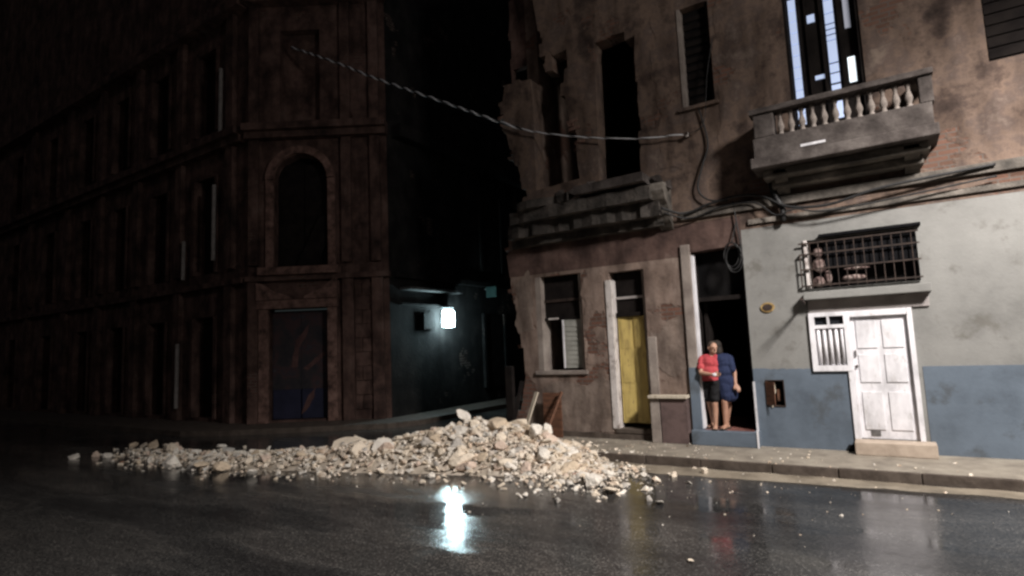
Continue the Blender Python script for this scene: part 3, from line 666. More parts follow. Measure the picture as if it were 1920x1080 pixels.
# broken pediment
wall('pediment_scroll', [(.3,3.63),(1.32,3.63),(1.28,3.72),(.8,3.9),(.45,4.12),(.3,4.14)], [], -.2, 0, m_stone, dr)
wall('pediment_scroll', [(2.72,3.63),(1.72,3.63),(1.76,3.72),(2.25,3.92),(2.6,4.2),(2.72,4.22)], [], -.2, 0, m_stone, dr)
# arched window surround
aw = empty('arched_window'); aw.parent = cb
ro = [(1.6+1.06*math.cos(R(a)), 7.35+1.02*math.sin(R(a))) for a in range(0,181,10)]; ri = [(1.6+.83*math.cos(R(a)), 7.35+.79*math.sin(R(a))) for a in range(180,-1,-10)]
wall('arch_moulding', rag(ro+ri, .018, .1, True, 9), [], -.14, .0, m_stone, aw)
MB().box(.54,.77,-.1,.0,4.6,7.34).build('jamb', m_stone, aw, bev=.01); MB().box(2.43,2.66,-.1,.0,4.6,7.34).build('jamb', m_stone, aw, bev=.01)
MB().box(.4,2.8,-.35,.0,4.36,4.595).build('sill', m_stone, aw, bev=.02)
for k in range(2): MB().box(.8+k*.82,1.59+k*.82,.28,.33,4.62,7.9).build('shutter', m_dark, aw)
bent = MB().box(-.28,.28,-.01,.01,-.9,.9).xform(Matrix.Translation((2.0,.12,5.3)) @ Matrix.Rotation(R(25),4,'Y')); bent.build('hanging_board', m_dark, aw)
for xx in (.02,2.86,3.75):
    MB().box(xx,xx+.3 if xx<1 else xx+.34,-.14,.0,0.0,4.2).build('pilaster', m_left, cb, bev=.015); MB().box(xx,xx+.3,-.14,.0,4.7,8.6).build('pilaster', m_left, cb, bev=.015); MB().box(xx,xx+.3,-.14,.0,9.1,13).build('pilaster', m_left, cb, bev=.015)
for (z0,z1,d) in ((4.2,4.36,.2),(8.6,8.8,.32),(8.8,9.02,.5),(13,13.3,.4)):
    MB().box(-.05,CW+.05,-d,.0,z0,z1).build('cornice', m_left, cb, bev=.015)
rn = random.Random(5)
for r_ in range(9):
    off = .0 if r_ % 2 else .22
    for c_ in range(3):
        x0 = 3.22+c_*.44-off; x1 = min(x0+.42, 4.22); x0 = max(x0, 3.21)
        if x1-x0 > .1 and not (3.74 < (x0+x1)/2 < 4.1 and False):
            if x0 < 3.75 < x1 or x0 >= 3.75: x1 = min(x1, 3.745)
            if x1-x0 > .08: MB().box(x0,x1,-.03-rn.random()*.02,.0,.3+r_*.42,.3+r_*.42+.4).build('stone_block', m_left, cb, bev=.012)
# face along the main street
Wl = Matrix.Rotation(-ang,4,'Z') @ Matrix.Translation(-A)      # street coords -> corner building coords
def lpart(mb, name, mat, parent=cb, bev=0): return mb.xform(Wl).build(name, mat, parent, bev=bev)
def lwall(name, outline, holes, y0, y1, mat, parent=cb):
    me = poly_mesh(name, outline, holes, y0, y1); me.transform(Wl); return link(name, me, mat, parent)
y_ = A.y
hol = []
for xc in (-18.4,-21.4,-24.4,-27.4,-31,-35):
    hol += [rect(xc-.6,xc+.6,.1,3.3), rect(xc-.6,xc+.6,4.7,7.9), rect(xc-.6,xc+.6,9.4,12.3)]
lwall('wall', [(-44,0),(A.x-.02,0),(A.x-.02,23),(-44,23)], hol, y_, y_+.4, m_left)
for xc in (-18.4,-21.4,-24.4,-27.4,-31,-35):
    for (z0,z1) in ((.1,3.3),(4.7,7.9),(9.4,12.3)):
        wv = empty('window'); wv.parent = cb
        lpart(MB().box(xc-.6,xc+.6,y_+.3,y_+.34,z0,z1), 'shutter', m_dark, wv)
        lpart(MB().box(xc+.602,xc+.75,y_-.08,y_,z0,z1), 'jamb', m_left, wv); lpart(MB().box(xc-.75,xc-.602,y_-.08,y_,z0,z1), 'jamb', m_left, wv)
for xc in (-16.9,-19.9,-22.9,-25.9,-29,-33):
    for (z0,z1) in ((0,4.2),(4.7,8.6),(9.1,13)):
        lpart(MB().box(xc-.2,xc+.2,y_-.16,y_,z0,z1), 'pilaster', m_left, bev=.015)
for (z0,z1,d) in ((4.2,4.36,.2),(8.6,8.8,.3),(8.8,9.02,.48),(13,13.3,.4)):
    lpart(MB().box(-44,A.x-.1,y_-d,y_,z0,z1), 'cornice', m_left)
m_pale_strip = noisy('pale_strip_coat', [(.3,(.16,.15,.14)), (.6,(.26,.24,.23))], 6, .6, bump=.05)  # short pale upright tubes standing just off the wall
for (xx,za,zb) in ((-17.62,5.05,7.5),(-17.3,8.9,11.3),(-19.4,4.6,5.9),(-19.7,.4,2.5)):
    lpart(MB().tube([(xx,y_-.2,za),(xx+.02,y_-.2,zb)], .06, 10), 'pale_strip', m_pale_strip)
# face along the side street
xs = Bc.x
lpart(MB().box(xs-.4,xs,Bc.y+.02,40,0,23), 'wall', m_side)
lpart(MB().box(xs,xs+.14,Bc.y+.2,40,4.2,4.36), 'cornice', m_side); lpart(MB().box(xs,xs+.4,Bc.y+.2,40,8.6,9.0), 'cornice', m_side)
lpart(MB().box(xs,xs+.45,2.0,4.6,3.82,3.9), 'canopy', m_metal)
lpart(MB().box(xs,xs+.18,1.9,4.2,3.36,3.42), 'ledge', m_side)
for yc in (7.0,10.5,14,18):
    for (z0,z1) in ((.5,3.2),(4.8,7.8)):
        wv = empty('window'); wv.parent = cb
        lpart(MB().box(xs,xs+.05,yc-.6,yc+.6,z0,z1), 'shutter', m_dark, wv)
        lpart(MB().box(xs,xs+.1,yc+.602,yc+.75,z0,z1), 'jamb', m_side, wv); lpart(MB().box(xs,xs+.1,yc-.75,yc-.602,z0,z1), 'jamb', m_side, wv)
lpart(MB().box(-44,xs-.42,Bc.y+.5,30,22.6,23), 'roof', m_left)

# building closing the side street
fb = empty('far_building', (-10, 26, 0)); tag(fb, 'dark house closing the far end of the side street', 'building')
f_ = MB().box(-16,14,0,8,0,24).build('wall', m_left, fb)
for k in range(4):
    for z0 in (.2,4.6,8.6):
        wv = empty('window'); wv.parent = fb
        MB().box(-4+k*2.6,-2.8+k*2.6,-.05,-.001,z0,z0+2.6).build('shutter', m_dark, wv); MB().box(-4.1+k*2.6,-2.7+k*2.6,-.2,-.001,z0-.14,z0-.005).build('sill', m_left, wv)
MB().box(-16.2,14.2,-.4,8.2,24.0,24.4).build('roof', m_left, fb)

# ------------------------------------------------------------------ lamp in the side street
wl = empty('wall_lamp', (xs, 4.1, 2.95)); tag(wl, 'glaring white lamp fixed to the wall of the dark side street', 'lamp')
wl.rotation_euler = (0, 0, R(58))
# local -y faces the street corner; the box hangs from an arm
MB().box(-.1,.1,-.3,-.16,-.12,.2).build('housing', m_metal, wl, bev=.01)
MB().box(-.19,.19,-.52,-.32,-.27,.27).build('lens', m_lampglass, wl, bev=.07)
MB().tube([(0,-.28,.2),(0,-.12,.26),(0,.1,.2)], .025).build('arm', m_metal, wl)
MB().box(-.2,.2,-.5,-.2,.35,.375).build('hood', m_metal, wl)
nb = MB().box(xs+.001,xs+.12,2.95,3.46,2.62,3.16).build('cabinet', m_side); tag(nb, 'small grey wall cabinet left of the glaring lamp', 'cabinet')
sg = empty('projecting_sign', (xs, 6.5, 4.0)); tag(sg, 'small greenish sign sticking out of the wall far down the side street', 'sign')
m_teal = noisy('teal_sign', [(.3,(.01,.03,.028)), (.7,(.02,.05,.045))], 4, .6, bump=0)
MB().box(.1,.55,-.03,.03,-.2,.2).build('board', m_teal, sg); MB().box(-.02,.1,-.015,.015,.1,.13).build('arm', m_metal, sg)

# ------------------------------------------------------------------ street lamp right of the view, the light on the facade
np_ = MB().box(-60, 40, -16, -9.75, ZR-.1, 0).build('near_pavement', m_kerb); tag(np_, kind='structure')
sl = empty('street_lamp', (4.6, -10.1, 0)); tag(sl, 'grey street lamp on tall pole at the near kerb facing the white door', 'lamp')
MB().tube([(0,0,0),(0,0,.9),(0,0,.92),(0,0,8.5)], [.11,.1,.07,.05], 14).build('pole', m_metal, sl)
MB().tube([(0,0,8.4),(0,.6,8.75),(0,1.8,8.9),(0,4.1,8.84)], .034, 10).build('arm', m_metal, sl)
MB().box(-.16,.16,4.0,4.75,8.7,8.88).build('lamp_head', m_metal, sl, bev=.03)
MB().box(-.12,.12,4.15,4.65,8.665,8.699).build('lens', m_headglass, sl)
# the beam under the reflector, and the glow the bowl scatters sideways
for nm, kind_, en_ in (('street_lamp_beam', 'SPOT', 8600), ('street_lamp_glow', 'POINT', 1250)):
    ld = bpy.data.lights.new(nm, kind_); ld.energy = en_; ld.shadow_soft_size = .7; ld.color = (1.0, .94, .89)
    if kind_ == 'SPOT': ld.spot_size = R(156); ld.spot_blend = .5
    lo = bpy.data.objects.new(nm, ld); col.objects.link(lo); lo.parent = sl; lo.location = (0, 4.4, 8.48)

# ------------------------------------------------------------------ cables
ov = [(-2.85,-.1,5.84),(-3.08,-.12,5.87),(-3.77,-.12,5.97),(-4.93,-.12,6.27),(-6.23,-.12,6.72),(-7.08,-.12,7.15),(-8.15,-.11,7.76),(-9.33,-.11,8.43),(-11.24,-.11,9.51),(-12.53,-.1,10.29),(-14.46,-.1,11.38),(-14.9,-.05,11.63)]
def dense(pts, step):
    pts = [Vector(p) for p in pts]; out = []
    for i in range(len(pts)-1):
        a = pts[max(i-1,0)]; b = pts[i]; c = pts[i+1]; d = pts[min(i+2,len(pts)-1)]; k = max(2, int((c-b).length/step))
        for j in range(k):
            t = j/k
            out.append(.5*((2*b)+(c-a)*t+(2*a-5*b+4*c-d)*t*t+(3*b-a-3*c+d)*t**3))
    out.append(pts[-1]); return out
m_glint_strand = noisy('painted_glint_strand', [(.3,(.66,.67,.7)), (.7,(.82,.83,.86))], 8, .2, bump=0, spec=.8)  # pale strand wound against a black one, glints put into the colour
path = dense(ov, .05); oc = empty('overhead_cable', path[0]); tag(oc, 'pale twisted overhead cable with painted-in glints, crossing above the side street', 'cable')
s = 0; offs = []
for i, p in enumerate(path):
    if i: s += (p-path[i-1]).length
    offs.append(s)
for k in range(2):
    hp = []
    for i, p in enumerate(path):
        d = (path[min(i+1,len(path)-1)]-path[max(i-1,0)]).normalized(); a = d.cross(Vector((0,0,1))).normalized(); c = d.cross(a)
        rr = .017 if p.x < -6.5 else .004
        t = 2*math.pi*(offs[i]/.5 + .55*noise.noise(Vector((offs[i]*.9, 0, 0))) + k/2); hp.append(p + (a*math.cos(t)+c*math.sin(t))*rr - path[0])
    MB().tube(hp, [.021 if (p.x+path[0].x) < -6.5 else (.016 if k == 0 else .01) for p in hp], 7).build('strand', m_glint_strand if k == 0 else m_wire, oc, smooth=True)

MB().box(-.03,.03,-.05,.12,-.03,.03).build('anchor', m_iron, oc); MB().lathe((0,-.01,-.05),[(.03,0),(.04,.02),(.025,.035),(.04,.055),(.03,.08)],10).build('insulator', m_offwhite, oc, smooth=True)
def cable(name, pts, r, label, mat=m_wire, step=.08):
    o = MB().tube(dense(pts, step), r, 6).build(name, mat, None, smooth=True); tag(o, label, 'cable', 'cables hanging on the crumbling facade'); return o
cable('cable', [(-3.35,-.42,4.42),(-3.0,-.14,4.3),(-2.5,-.12,4.42),(-2.0,-.12,4.47),(-1.6,-.14,4.38),(-1.2,-.2,4.12),(-.6,-.2,4.05),(.2,-.2,4.2),(1.6,-.1,4.3)], .024, 'thick black cable sagging along the facade below the baluster balcony')
cable('cable', [(-3.3,-.4,4.32),(-2.9,-.12,4.2),(-2.3,-.13,4.32),(-1.75,-.13,4.3),(-1.4,-.2,4.0),(-1.1,-.22,4.06),(-.5,-.2,3.95),(1.6,-.1,4.12)], .015, 'thinner black cable drooping just under the thick facade cable')
cable('cable', [(-2.6,-.05,6.3),(-2.48,-.06,5.6),(-2.6,-.08,5.2),(-2.72,-.1,4.75),(-2.55,-.1,4.5),(-2.2,-.1,4.42)], .018, 'thin black cable dropping from the tall dark window down to the facade cables')
cable('cable', [(-1.45,-.12,4.6),(-1.4,-.1,4.35),(-1.3,-.12,4.1),(-1.32,-.1,3.9)], .05, 'tangle of black cable hanging under the left bracket of the baluster balcony')
cable('cable', [(-2.12,-.06,4.4),(-2.1,-.06,4.1),(-2.06,-.06,3.7),(-2.05,-.05,3.3)], .014, 'thin black cable running down the right edge of the entrance')
cable('cable', [(-2.85,-.1,5.84),(-2.6,-.08,5.9),(-2.5,-.06,6.1),(-2.4,-.05,6.9),(-2.25,-.05,7.6)], .009, 'hair thin cable rising beside the tall dark window')
cc = MB()
for k in range(4):
    ctr = Vector((-2.22+.02*k, -.09-.018*k, 3.42-.03*k)); rad = .13+.015*(k%2)
    cc.tube([ctr+Vector((rad*math.cos(t*.3142), .01*math.sin(t), 1.7*rad*math.sin(t*.3142))) for t in range(21)], .011, 6, False)
o = cc.build('cable_coil', m_wire, None, smooth=True); tag(o, 'coil of black cable hanging above the entrance with the two people', 'cable coil')
# small bracket on the facade that holds it
cable('cable', [(-2.2,-.09,3.62),(-2.16,-.06,3.8),(-2.1,-.06,4.0)], .012, 'short black cable that the coil above the entrance hangs from')

# ------------------------------------------------------------------ rubble
ridge = [(-3.6,-2.7,.03,.7),(-4.4,-2.4,.12,.75),(-5.1,-2.0,.36,.8),(-5.8,-1.95,.56,.88),(-6.6,-2.1,.68,.9),(-7.3,-2.45,.54,.85),(-8.3,-3.0,.36,.78),(-9.4,-3.4,.24,.76),(-10.8,-3.9,.15,.75),(-12.2,-4.2,.08,.7),(-13.8,-4.3,.03,.55),(-15.8,-4.2,.015,.5)]
def hgt(x, y):
    best = 0
    for i in range(len(ridge)-1):
        a = ridge[i]; b = ridge[i+1]; dx = b[0]-a[0]; dy = b[1]-a[1]
        t = max(0, min(1, ((x-a[0])*dx+(y-a[1])*dy)/(dx*dx+dy*dy)))
        px = a[0]+t*dx; py = a[1]+t*dy; h = a[2]+t*(b[2]-a[2]); w_ = a[3]+t*(b[3]-a[3])
        d = math.hypot(x-px, y-py)/w_
        best = max(best, h*math.exp(-1.15*d*d))
    return best + .06*noise.noise(Vector((x*2.1,y*2.1,0)))*min(1,best*6)
gm = MB(); nx, ny = 150, 56; x0, x1, y0, y1 = -16.5, -2.4, -6.2, .0
for j in range(ny+1):
    for i in range(nx+1):
        x = x0+(x1-x0)*i/nx; y = y0+(y1-y0)*j/ny; h = hgt(x,y)
        gm.v.append((x, y, ZR-.05+h*1.0+.012*noise.noise(Vector((x*9,y*9,3)))))
for j in range(ny):
    for i in range(nx):
        a = j*(nx+1)+i; gm.f.append((a,a+1,a+nx+2,a+nx+1))
o = gm.build('mortar_dust', m_dust, None, smooth=True); tag(o, 'heap of sandy mortar dust under the rubble', 'dust', kind='stuff')

def hull(rn, sx, sy, sz, n=18, boxy=.6):
    bm = bmesh.new()
    for k in range(n):
        v = Vector((rn.uniform(-1,1), rn.uniform(-1,1), rn.uniform(-1,1)))
        m_ = max(abs(v.x),abs(v.y),abs(v.z)); vb = v/m_; vs = v.normalized(); q = vb*boxy+vs*(1-boxy); q *= rn.uniform(.8,1)
        bm.verts.new((q.x*sx, q.y*sy, q.z*sz))
    r = bmesh.ops.convex_hull(bm, input=bm.verts[:])
    bmesh.ops.delete(bm, geom=[e for e in r['geom_interior'] if isinstance(e, bmesh.types.BMVert)], context='VERTS')
    return bm
rn = random.Random(11); bases = []
for k in range(26):
    a = rn.uniform(.75,1.25); b_ = rn.uniform(.6,1.0); c_ = rn.choice((rn.uniform(.16,.3), rn.uniform(.4,.85), rn.uniform(.5,.8)))
    bm = hull(rn, a*.5, b_*.5, c_*.5, rn.choice((14,18,22)), rn.choice((.2,.45,.7)))
    bmesh.ops.bevel(bm, geom=bm.edges[:], offset=.02, segments=1, affect='EDGES')
    me = bpy.data.meshes.new('rubble_chunk'); bm.to_mesh(me); bm.free(); me.materials.append(m_rub); bases.append(me)
KINDS = [('chalky white',(.7,.65,.58)),('cream',(.64,.555,.45)),('sandy',(.54,.44,.33)),('ash grey',(.42,.39,.355)),('pinkish',(.58,.46,.38)),('brick red',(.36,.2,.14))]
def chunk_mat(c):
    m, nt, b = newmat('masonry'); L = nt.links; tc = nt.nodes.new('ShaderNodeTexCoord'); oi = nt.nodes.new('ShaderNodeObjectInfo')
    n1 = nt.nodes.new('ShaderNodeTexNoise'); n1.noise_dimensions = '4D'; n1.inputs['Scale'].default_value = 2.6; n1.inputs['Detail'].default_value = 9; n1.inputs['Roughness'].default_value = .65
    ml = nt.nodes.new('ShaderNodeMath'); ml.operation = 'MULTIPLY'; ml.inputs[1].default_value = 40; L.new(oi.outputs['Random'], ml.inputs[0]); L.new(ml.outputs[0], n1.inputs['W']); L.new(tc.outputs['Object'], n1.inputs['Vector'])
    d = tuple(v*.68 for v in c); h = tuple(min(.82, v*1.12) for v in c)
    r = ramp(nt, [(.32,d),(.46,c),(.66,h)]); L.new(n1.outputs['Fac'], r.inputs[0]); L.new(r.outputs[0], b.inputs['Base Color'])
    n2 = nt.nodes.new('ShaderNodeTexNoise'); n2.inputs['Scale'].default_value = 7; n2.inputs['Detail'].default_value = 8; L.new(tc.outputs['Object'], n2.inputs['Vector'])
    bp = nt.nodes.new('ShaderNodeBump'); bp.inputs['Strength'].default_value = .7; bp.inputs['Distance'].default_value = .05; L.new(n2.outputs['Fac'], bp.inputs['Height']); L.new(bp.outputs[0], b.inputs['Normal'])
    b.inputs['Roughness'].default_value = .92; b.inputs['Specular IOR Level'].default_value = .2; return m
kmats = [chunk_mat(c) for _, c in KINDS]
def chunk(x, y, z, s, label, group, rn=rn, base=None, rot=None, name='rubble_chunk', kind=None):
    o = link(name, base or rn.choice(bases), None); o.location = (x,y,z); o.scale = (s*rn.uniform(.85,1.15), s, s*rn.uniform(.85,1.15))
    k = rn.choices(range(6), (30,30,17,11,10,2))[0] if kind is None else kind
    o.material_slots[0].link = 'OBJECT'; o.material_slots[0].material = kmats[k]
    size = 'large' if s > .28 else 'small' if s < .17 else 'middling'
    o.rotation_euler = rot or (rn.uniform(-.7,.7), rn.uniform(-.7,.7), rn.uniform(0,6.28)); tag(o, label.replace('SIZE', size).replace('TONE', KINDS[k][0]), 'rubble', group); return o
def along(u):
    n_ = len(ridge)-1; t = u*n_; i = min(int(t), n_-1); t -= i; a = ridge[i]; b = ridge[i+1]
    return [a[k]+t*(b[k]-a[k]) for k in range(4)]
def zone(x, y):
    px = min(ridge, key=lambda r: abs(r[0]-x)); side = 'front slope' if y < px[1]-.3 else 'back slope' if y > px[1]+.3 else 'crest'
    return side, ('right end' if x > -4.9 else 'right shoulder' if x > -5.9 else 'middle' if x > -7.2 else 'left shoulder')
cnt = 0
while cnt < 175:
    u = rn.betavariate(1.7, 2.0)*.62; px, py, h, w_ = along(u)
    x = px+rn.gauss(0,.25); y = py+rn.gauss(-.16,.55)*w_
    hh = hgt(x,y); s = min(.52, max(.11, rn.lognormvariate(-1.6,.52)))
    if hh < .05 or y > -.6: continue
    a_, b_ = zone(x, y)
    chunk(x, y, ZR+hh+s*.08, s, 'SIZE TONE chunk on the %s of the rubble heap, %s' % (a_, b_), 'masonry chunks of the main heap'); cnt += 1
cnt = 0
while cnt < 85:
    u = .58+.42*rn.random()**1.15; px, py, h, w_ = along(u)
    x = px+rn.gauss(0,.3); y = py+rn.gauss(-.12,.55); hh = hgt(x,y); s = min(.42, max(.1, rn.lognormvariate(-1.7,.48)))
    side = 'near edge' if y < py-.35 else 'far edge' if y > py+.3 else 'middle'
    chunk(x, y, ZR+hh+s*.16, s, 'SIZE TONE chunk on the %s of the rubble tail, %s' % (side, 'next to the heap' if x > -9.6 else 'before the dark entrance' if x > -11.8 else 'far left end'), 'masonry chunks of the tail'); cnt += 1
cnt = 0
while cnt < 40:
    x = rn.uniform(-6.5,-2.5); y = rn.uniform(-4.2,-1.8); hh = hgt(x,y)
    if hh > .1: continue
    s = rn.uniform(.07,.2)
    chunk(x, y, ZR+hh*.6+s*.15, s, 'SIZE TONE stone on wet road %s rubble, %s' % ('between kerb and' if y > -2.6 else 'before the', 'below the yellow door' if x > -4.2 else 'below the shuttered window'), 'stone fragments in front of the heap', name='stone_fragment', kind=rn.choice((0,0,1,3))); cnt += 1
# the ones that can be told apart
chunk(-7.0,-2.0,ZR+.78,.40,'pointed pale chunk standing at the very top of the rubble heap',None,base=bases[3],rot=(.6,.5,.9), kind=0)
chunk(-5.35,-2.1,ZR+.58,.40,'large rounded white chunk on the right shoulder of the rubble heap',None,base=bases[7],rot=(.4,1.0,.3), kind=0)
def shard(pts, t_, mat, loc, rot, label):
    me = poly_mesh('plaster_slab', rag(pts, .02, .08, True, 77), [], -t_/2, t_/2); o = link('plaster_slab', me, mat); o.location = loc; o.rotation_euler = rot; tag(o, label, 'plaster slab')
shard([(-.2,-.12),(.15,-.15),(.21,.04),(.08,.15),(-.15,.12)], .1, kmats[0], (-7.95,-3.2,ZR+.33), (R(-35),R(10),R(25)), 'flat bluish white plaster slab tilted on the middle of the rubble')
shard([(-.25,-.1),(.2,-.14),(.26,.08),(.0,.15),(-.22,.09)], .12, kmats[1], (-9.0,-3.2,ZR+.30), (R(-45),R(-6),R(30)), 'wide cream plaster slab at the upper edge left of the heap')
chunk(-3.75,-3.2,ZR+.08,.34,'flat white chunk at the right front foot of the rubble',None,base=bases[11],rot=(.1,.1,.6), kind=0)
chunk(-3.35,-3.5,ZR+.06,.26,'pale chunk furthest out at the right front of the rubble',None,base=bases[5],rot=(.1,.2,1.6), kind=1)
chunk(-11.0,-4.9,ZR+.1,.34,'brownish chunk at the near left edge of the rubble tail',None,base=bases[9],rot=(.1,.2,.6), kind=2)
chunk(-1.7,-5.5,ZR+.018,.085,'single small stone alone on the wet road in the right foreground',None,base=bases[2],rot=(.1,.1,.6), name='stone_fragment', kind=1)
chunk(-4.6,-5.05,ZR+.012,.06,'tiny stone on the road just right of the lamp reflection',None,base=bases[4],rot=(.1,.1,.6), name='stone_fragment', kind=0)
# fine debris that nobody could count
fm = MB(); vv = []; ff = []
def add_small(x, y, z, s):
    bm = hull(rn, s*.55, s*.45, s*.35, 9, .4); b = len(vv); bm.verts.ensure_lookup_table(); bm.verts.index_update()
    q = Matrix.Rotation(rn.uniform(0,6.28),3,'Z') @ Matrix.Rotation(rn.uniform(-.6,.6),3,'X')
    for v in bm.verts: vv.append(tuple(q @ v.co + Vector((x,y,z))))
    for f in bm.faces: ff.append(tuple(b+v.index for v in f.verts))
    bm.free()
for k in range(6200):
    u = rn.betavariate(1.3,1.9); px, py, h, w_ = along(u); x = px+rn.gauss(0,.35); y = py+rn.gauss(-.12,.62)*w_
    if y > -.3: continue
    hh = hgt(x,y); add_small(x, y, max(ZR+hh, 0 if y > KY else ZR)+.005, min(.16, max(.025, rn.lognormvariate(-2.75,.5))))
for k in range(260):
    x = rn.gauss(-5,2.6); y = -2.0-abs(rn.gauss(0,1.25))
    add_small(x, y, ZR+.003, min(.06, rn.lognormvariate(-4.0,.45)))
for k in range(240):
    x = rn.gauss(-3.5,2.2); y = rn.uniform(KY-.5,-.02); add_small(x, y, (0 if y > KY+.01 else ZR)+.004, min(.09, rn.lognormvariate(-3.5,.5)))
fm.v = vv; fm.f = ff; o = fm.build('fine_rubble', m_rubfine); tag(o, 'small crumbs of masonry strewn over the heap, road and pavement', 'rubble', kind='stuff')

# planks stuck in the heap
def plank(a, b, w_, t_, mat, label, roll=0):
    a = Vector(a); b = Vector(b); d = (b-a); L_ = d.length
    o = MB().box(-w_/2,w_/2,-t_/2,t_/2,0,L_).build('plank', mat, None, bev=.004); o.location = a
    o.rotation_mode = 'QUATERNION'; o.rotation_quaternion = d.to_track_quat('Z','Y') @ Matrix.Rotation(roll,3,'Z').to_quaternion(); tag(o, label, 'plank', 'planks leaning at the ruined corner'); return o
plank((-6.25,-1.15,.05),(-6.08,-.75,.98),.10,.03,m_palewood,'pale narrow plank leaning on the broken corner behind the heap')
plank((-6.55,-1.1,.05),(-6.45,-.7,1.2),.09,.03,m_dark,'dark weathered plank leaning left of the pale plank',.3)
plank((-5.98,-.75,.02),(-5.75,-.3,.95),.06,.05,m_brownboard,'reddish brown batten leaning right of the pale plank')
bo = MB().box(-6.25,-5.82,-.22,-.19,0.0,.92).build('board', m_brownboard); tag(bo, 'dark red board standing against the wall behind the planks', 'board')
db = MB().box(-7.15,-6.95,-.3,-.2,0,1.5).build('post', m_dark, bev=.02); tag(db, 'charred wooden post standing at the broken building corner', 'post')

# ------------------------------------------------------------------ people
m_skin = noisy('skin', [(.3,(.36,.2,.14)), (.7,(.46,.27,.19))], 6, .55, bump=.05, spec=.4)
m_skin2 = noisy('skin_tan', [(.3,(.33,.18,.125)), (.7,(.42,.24,.17))], 6, .55, bump=.05, spec=.4)
m_red = noisy('red_shirt', [(.3,(.34,.04,.05)), (.7,(.46,.075,.085))], 5, .85, bump=.35, bscale=12)
m_blacks = noisy('black_shorts', [(.3,(.005,.005,.006)), (.7,(.012,.012,.014))], 5, .85, bump=.3, bscale=12)
m_navy = noisy('navy_dress', [(.3,(.011,.017,.05)), (.7,(.02,.03,.075))], 5, .85, bump=.35, bscale=12)
m_hair = noisy('dark_hair', [(.3,(.01,.008,.007)), (.7,(.03,.022,.018))], 30, .6, bump=.5, bscale=60)
m_eye = noisy('eye', [(.3,(.02,.015,.012)), (.7,(.03,.02,.015))], 5, .2, bump=0)
m_sole = noisy('sandal', [(.3,(.02,.018,.016)), (.7,(.05,.045,.04))], 8, .7, bump=.1)
def skinned(mb, name, mat, parent, vox, sm=4, fold=0.0):
    o = mb.build(name, mat, None); r = o.modifiers.new('r','REMESH'); r.mode = 'VOXEL'; r.voxel_size = vox; r.use_smooth_shade = True
    sm_ = o.modifiers.new('s','SMOOTH'); sm_.iterations = sm; sm_.factor = .5
    dg = bpy.context.evaluated_depsgraph_get(); me = bpy.data.meshes.new_from_object(o.evaluated_get(dg)); me.name = name
    old = o.data; bpy.data.objects.remove(o); bpy.data.meshes.remove(old)
    if fold:
        for v in me.vertices:
            q = Vector((v.co.x*9+v.co.z*4, v.co.y*9, v.co.z*13-v.co.x*6)); v.co += v.normal*fold*(noise.noise(q)+.5*noise.noise(q*2.1))
    for p in me.polygons: p.use_smooth = True
    me.materials.clear(); return link(name, me, mat, parent)
def arm(mb, sh, el, wr, ha, thumb, r=(.052,.042,.03)):
    sh, el, wr, ha = map(Vector, (sh,el,wr,ha)); mb.cap(sh, r[0], el, r[1]); mb.cap(el, r[1], wr, r[2])
    d = (ha-wr).normalized(); side = Vector(thumb).normalized(); side = (side-d*side.dot(d)).normalized(); nrm = d.cross(side)
    palm = wr+d*.075
    for k in range(4):
        q = side*(.027-.018*k); mb.cap(wr+q*.6+d*.01, .016, palm+q, .014)
        L_ = (.062,.072,.068,.05)[k]; m1 = palm+q+d*L_*.55+nrm*.008; m2 = m1+d*L_*.35+nrm*.028
        mb.cap(palm+q, .0115, m1, .0105); mb.cap(m1, .0105, m2, .009)
    t0 = wr+side*.022+d*.02; t1 = t0+side*.03+d*.03; mb.cap(t0, .015, t1, .012); mb.cap(t1, .012, t1+d*.03+side*.006+nrm*.01, .010)
def leg(mb, hip, kn, an, toe, r=(.088,.06,.04)):
    hip, kn, an, toe = map(Vector, (hip,kn,an,toe)); mb.cap(hip, r[0], kn, r[1])
    mid = kn.lerp(an,.35)+Vector((0,.018,0)); mb.cap(kn, r[1]*.95, mid, r[1]*.95); mb.cap(mid, r[1]*.95, an, r[2])
    d = (toe-an); d.z = 0; d.normalize(); heel = Vector((an.x,an.y,.045))-d*.03; mb.cap(an, r[2], heel, .036)
    mb.cap(heel, .036, heel+d*.13-Vector((0,0,.012)), .034); 
    sd = Vector((-d.y,d.x,0))
    for k in range(5): mb.cap(heel+d*.13+sd*(.028-.014*k)-Vector((0,0,.014)), .017, heel+d*(.195-.008*k)+sd*(.03-.015*k)-Vector((0,0,.024)), .011)
def head(mb, c, face, hs=1.0):
    c = Vector(c); f = Vector(face).normalized(); s_ = Vector((-f.y,f.x,0)).normalized(); u_ = f.cross(s_)*-1
    if u_.z < 0: u_ = -u_
    rot = Matrix((s_, f, u_)).transposed()
    mb.ell(c+u_*.02*hs, (.076*hs,.094*hs,.098*hs), 18, 12, rot); mb.ell(c+f*.022*hs-u_*.055*hs, (.056*hs,.064*hs,.066*hs), 16, 10, rot)
    mb.cap(c+f*.085*hs+u_*.02*hs, .011*hs, c+f*.108*hs-u_*.022*hs, .016*hs)
    mb.cap(c+f*.078*hs-u_*.062*hs-s_*.018*hs, .011*hs, c+f*.078*hs-u_*.062*hs+s_*.018*hs, .011*hs)
    mb.cap(c+f*.082*hs+u_*.03*hs-s_*.042*hs, .009*hs, c+f*.082*hs+u_*.03*hs+s_*.042*hs, .009*hs)
    for k in (-1,1): mb.ell(c+s_*.08*hs*k-f*.008*hs, (.013*hs,.02*hs,.032*hs), 10, 7, rot)
    return rot, s_, f, u_

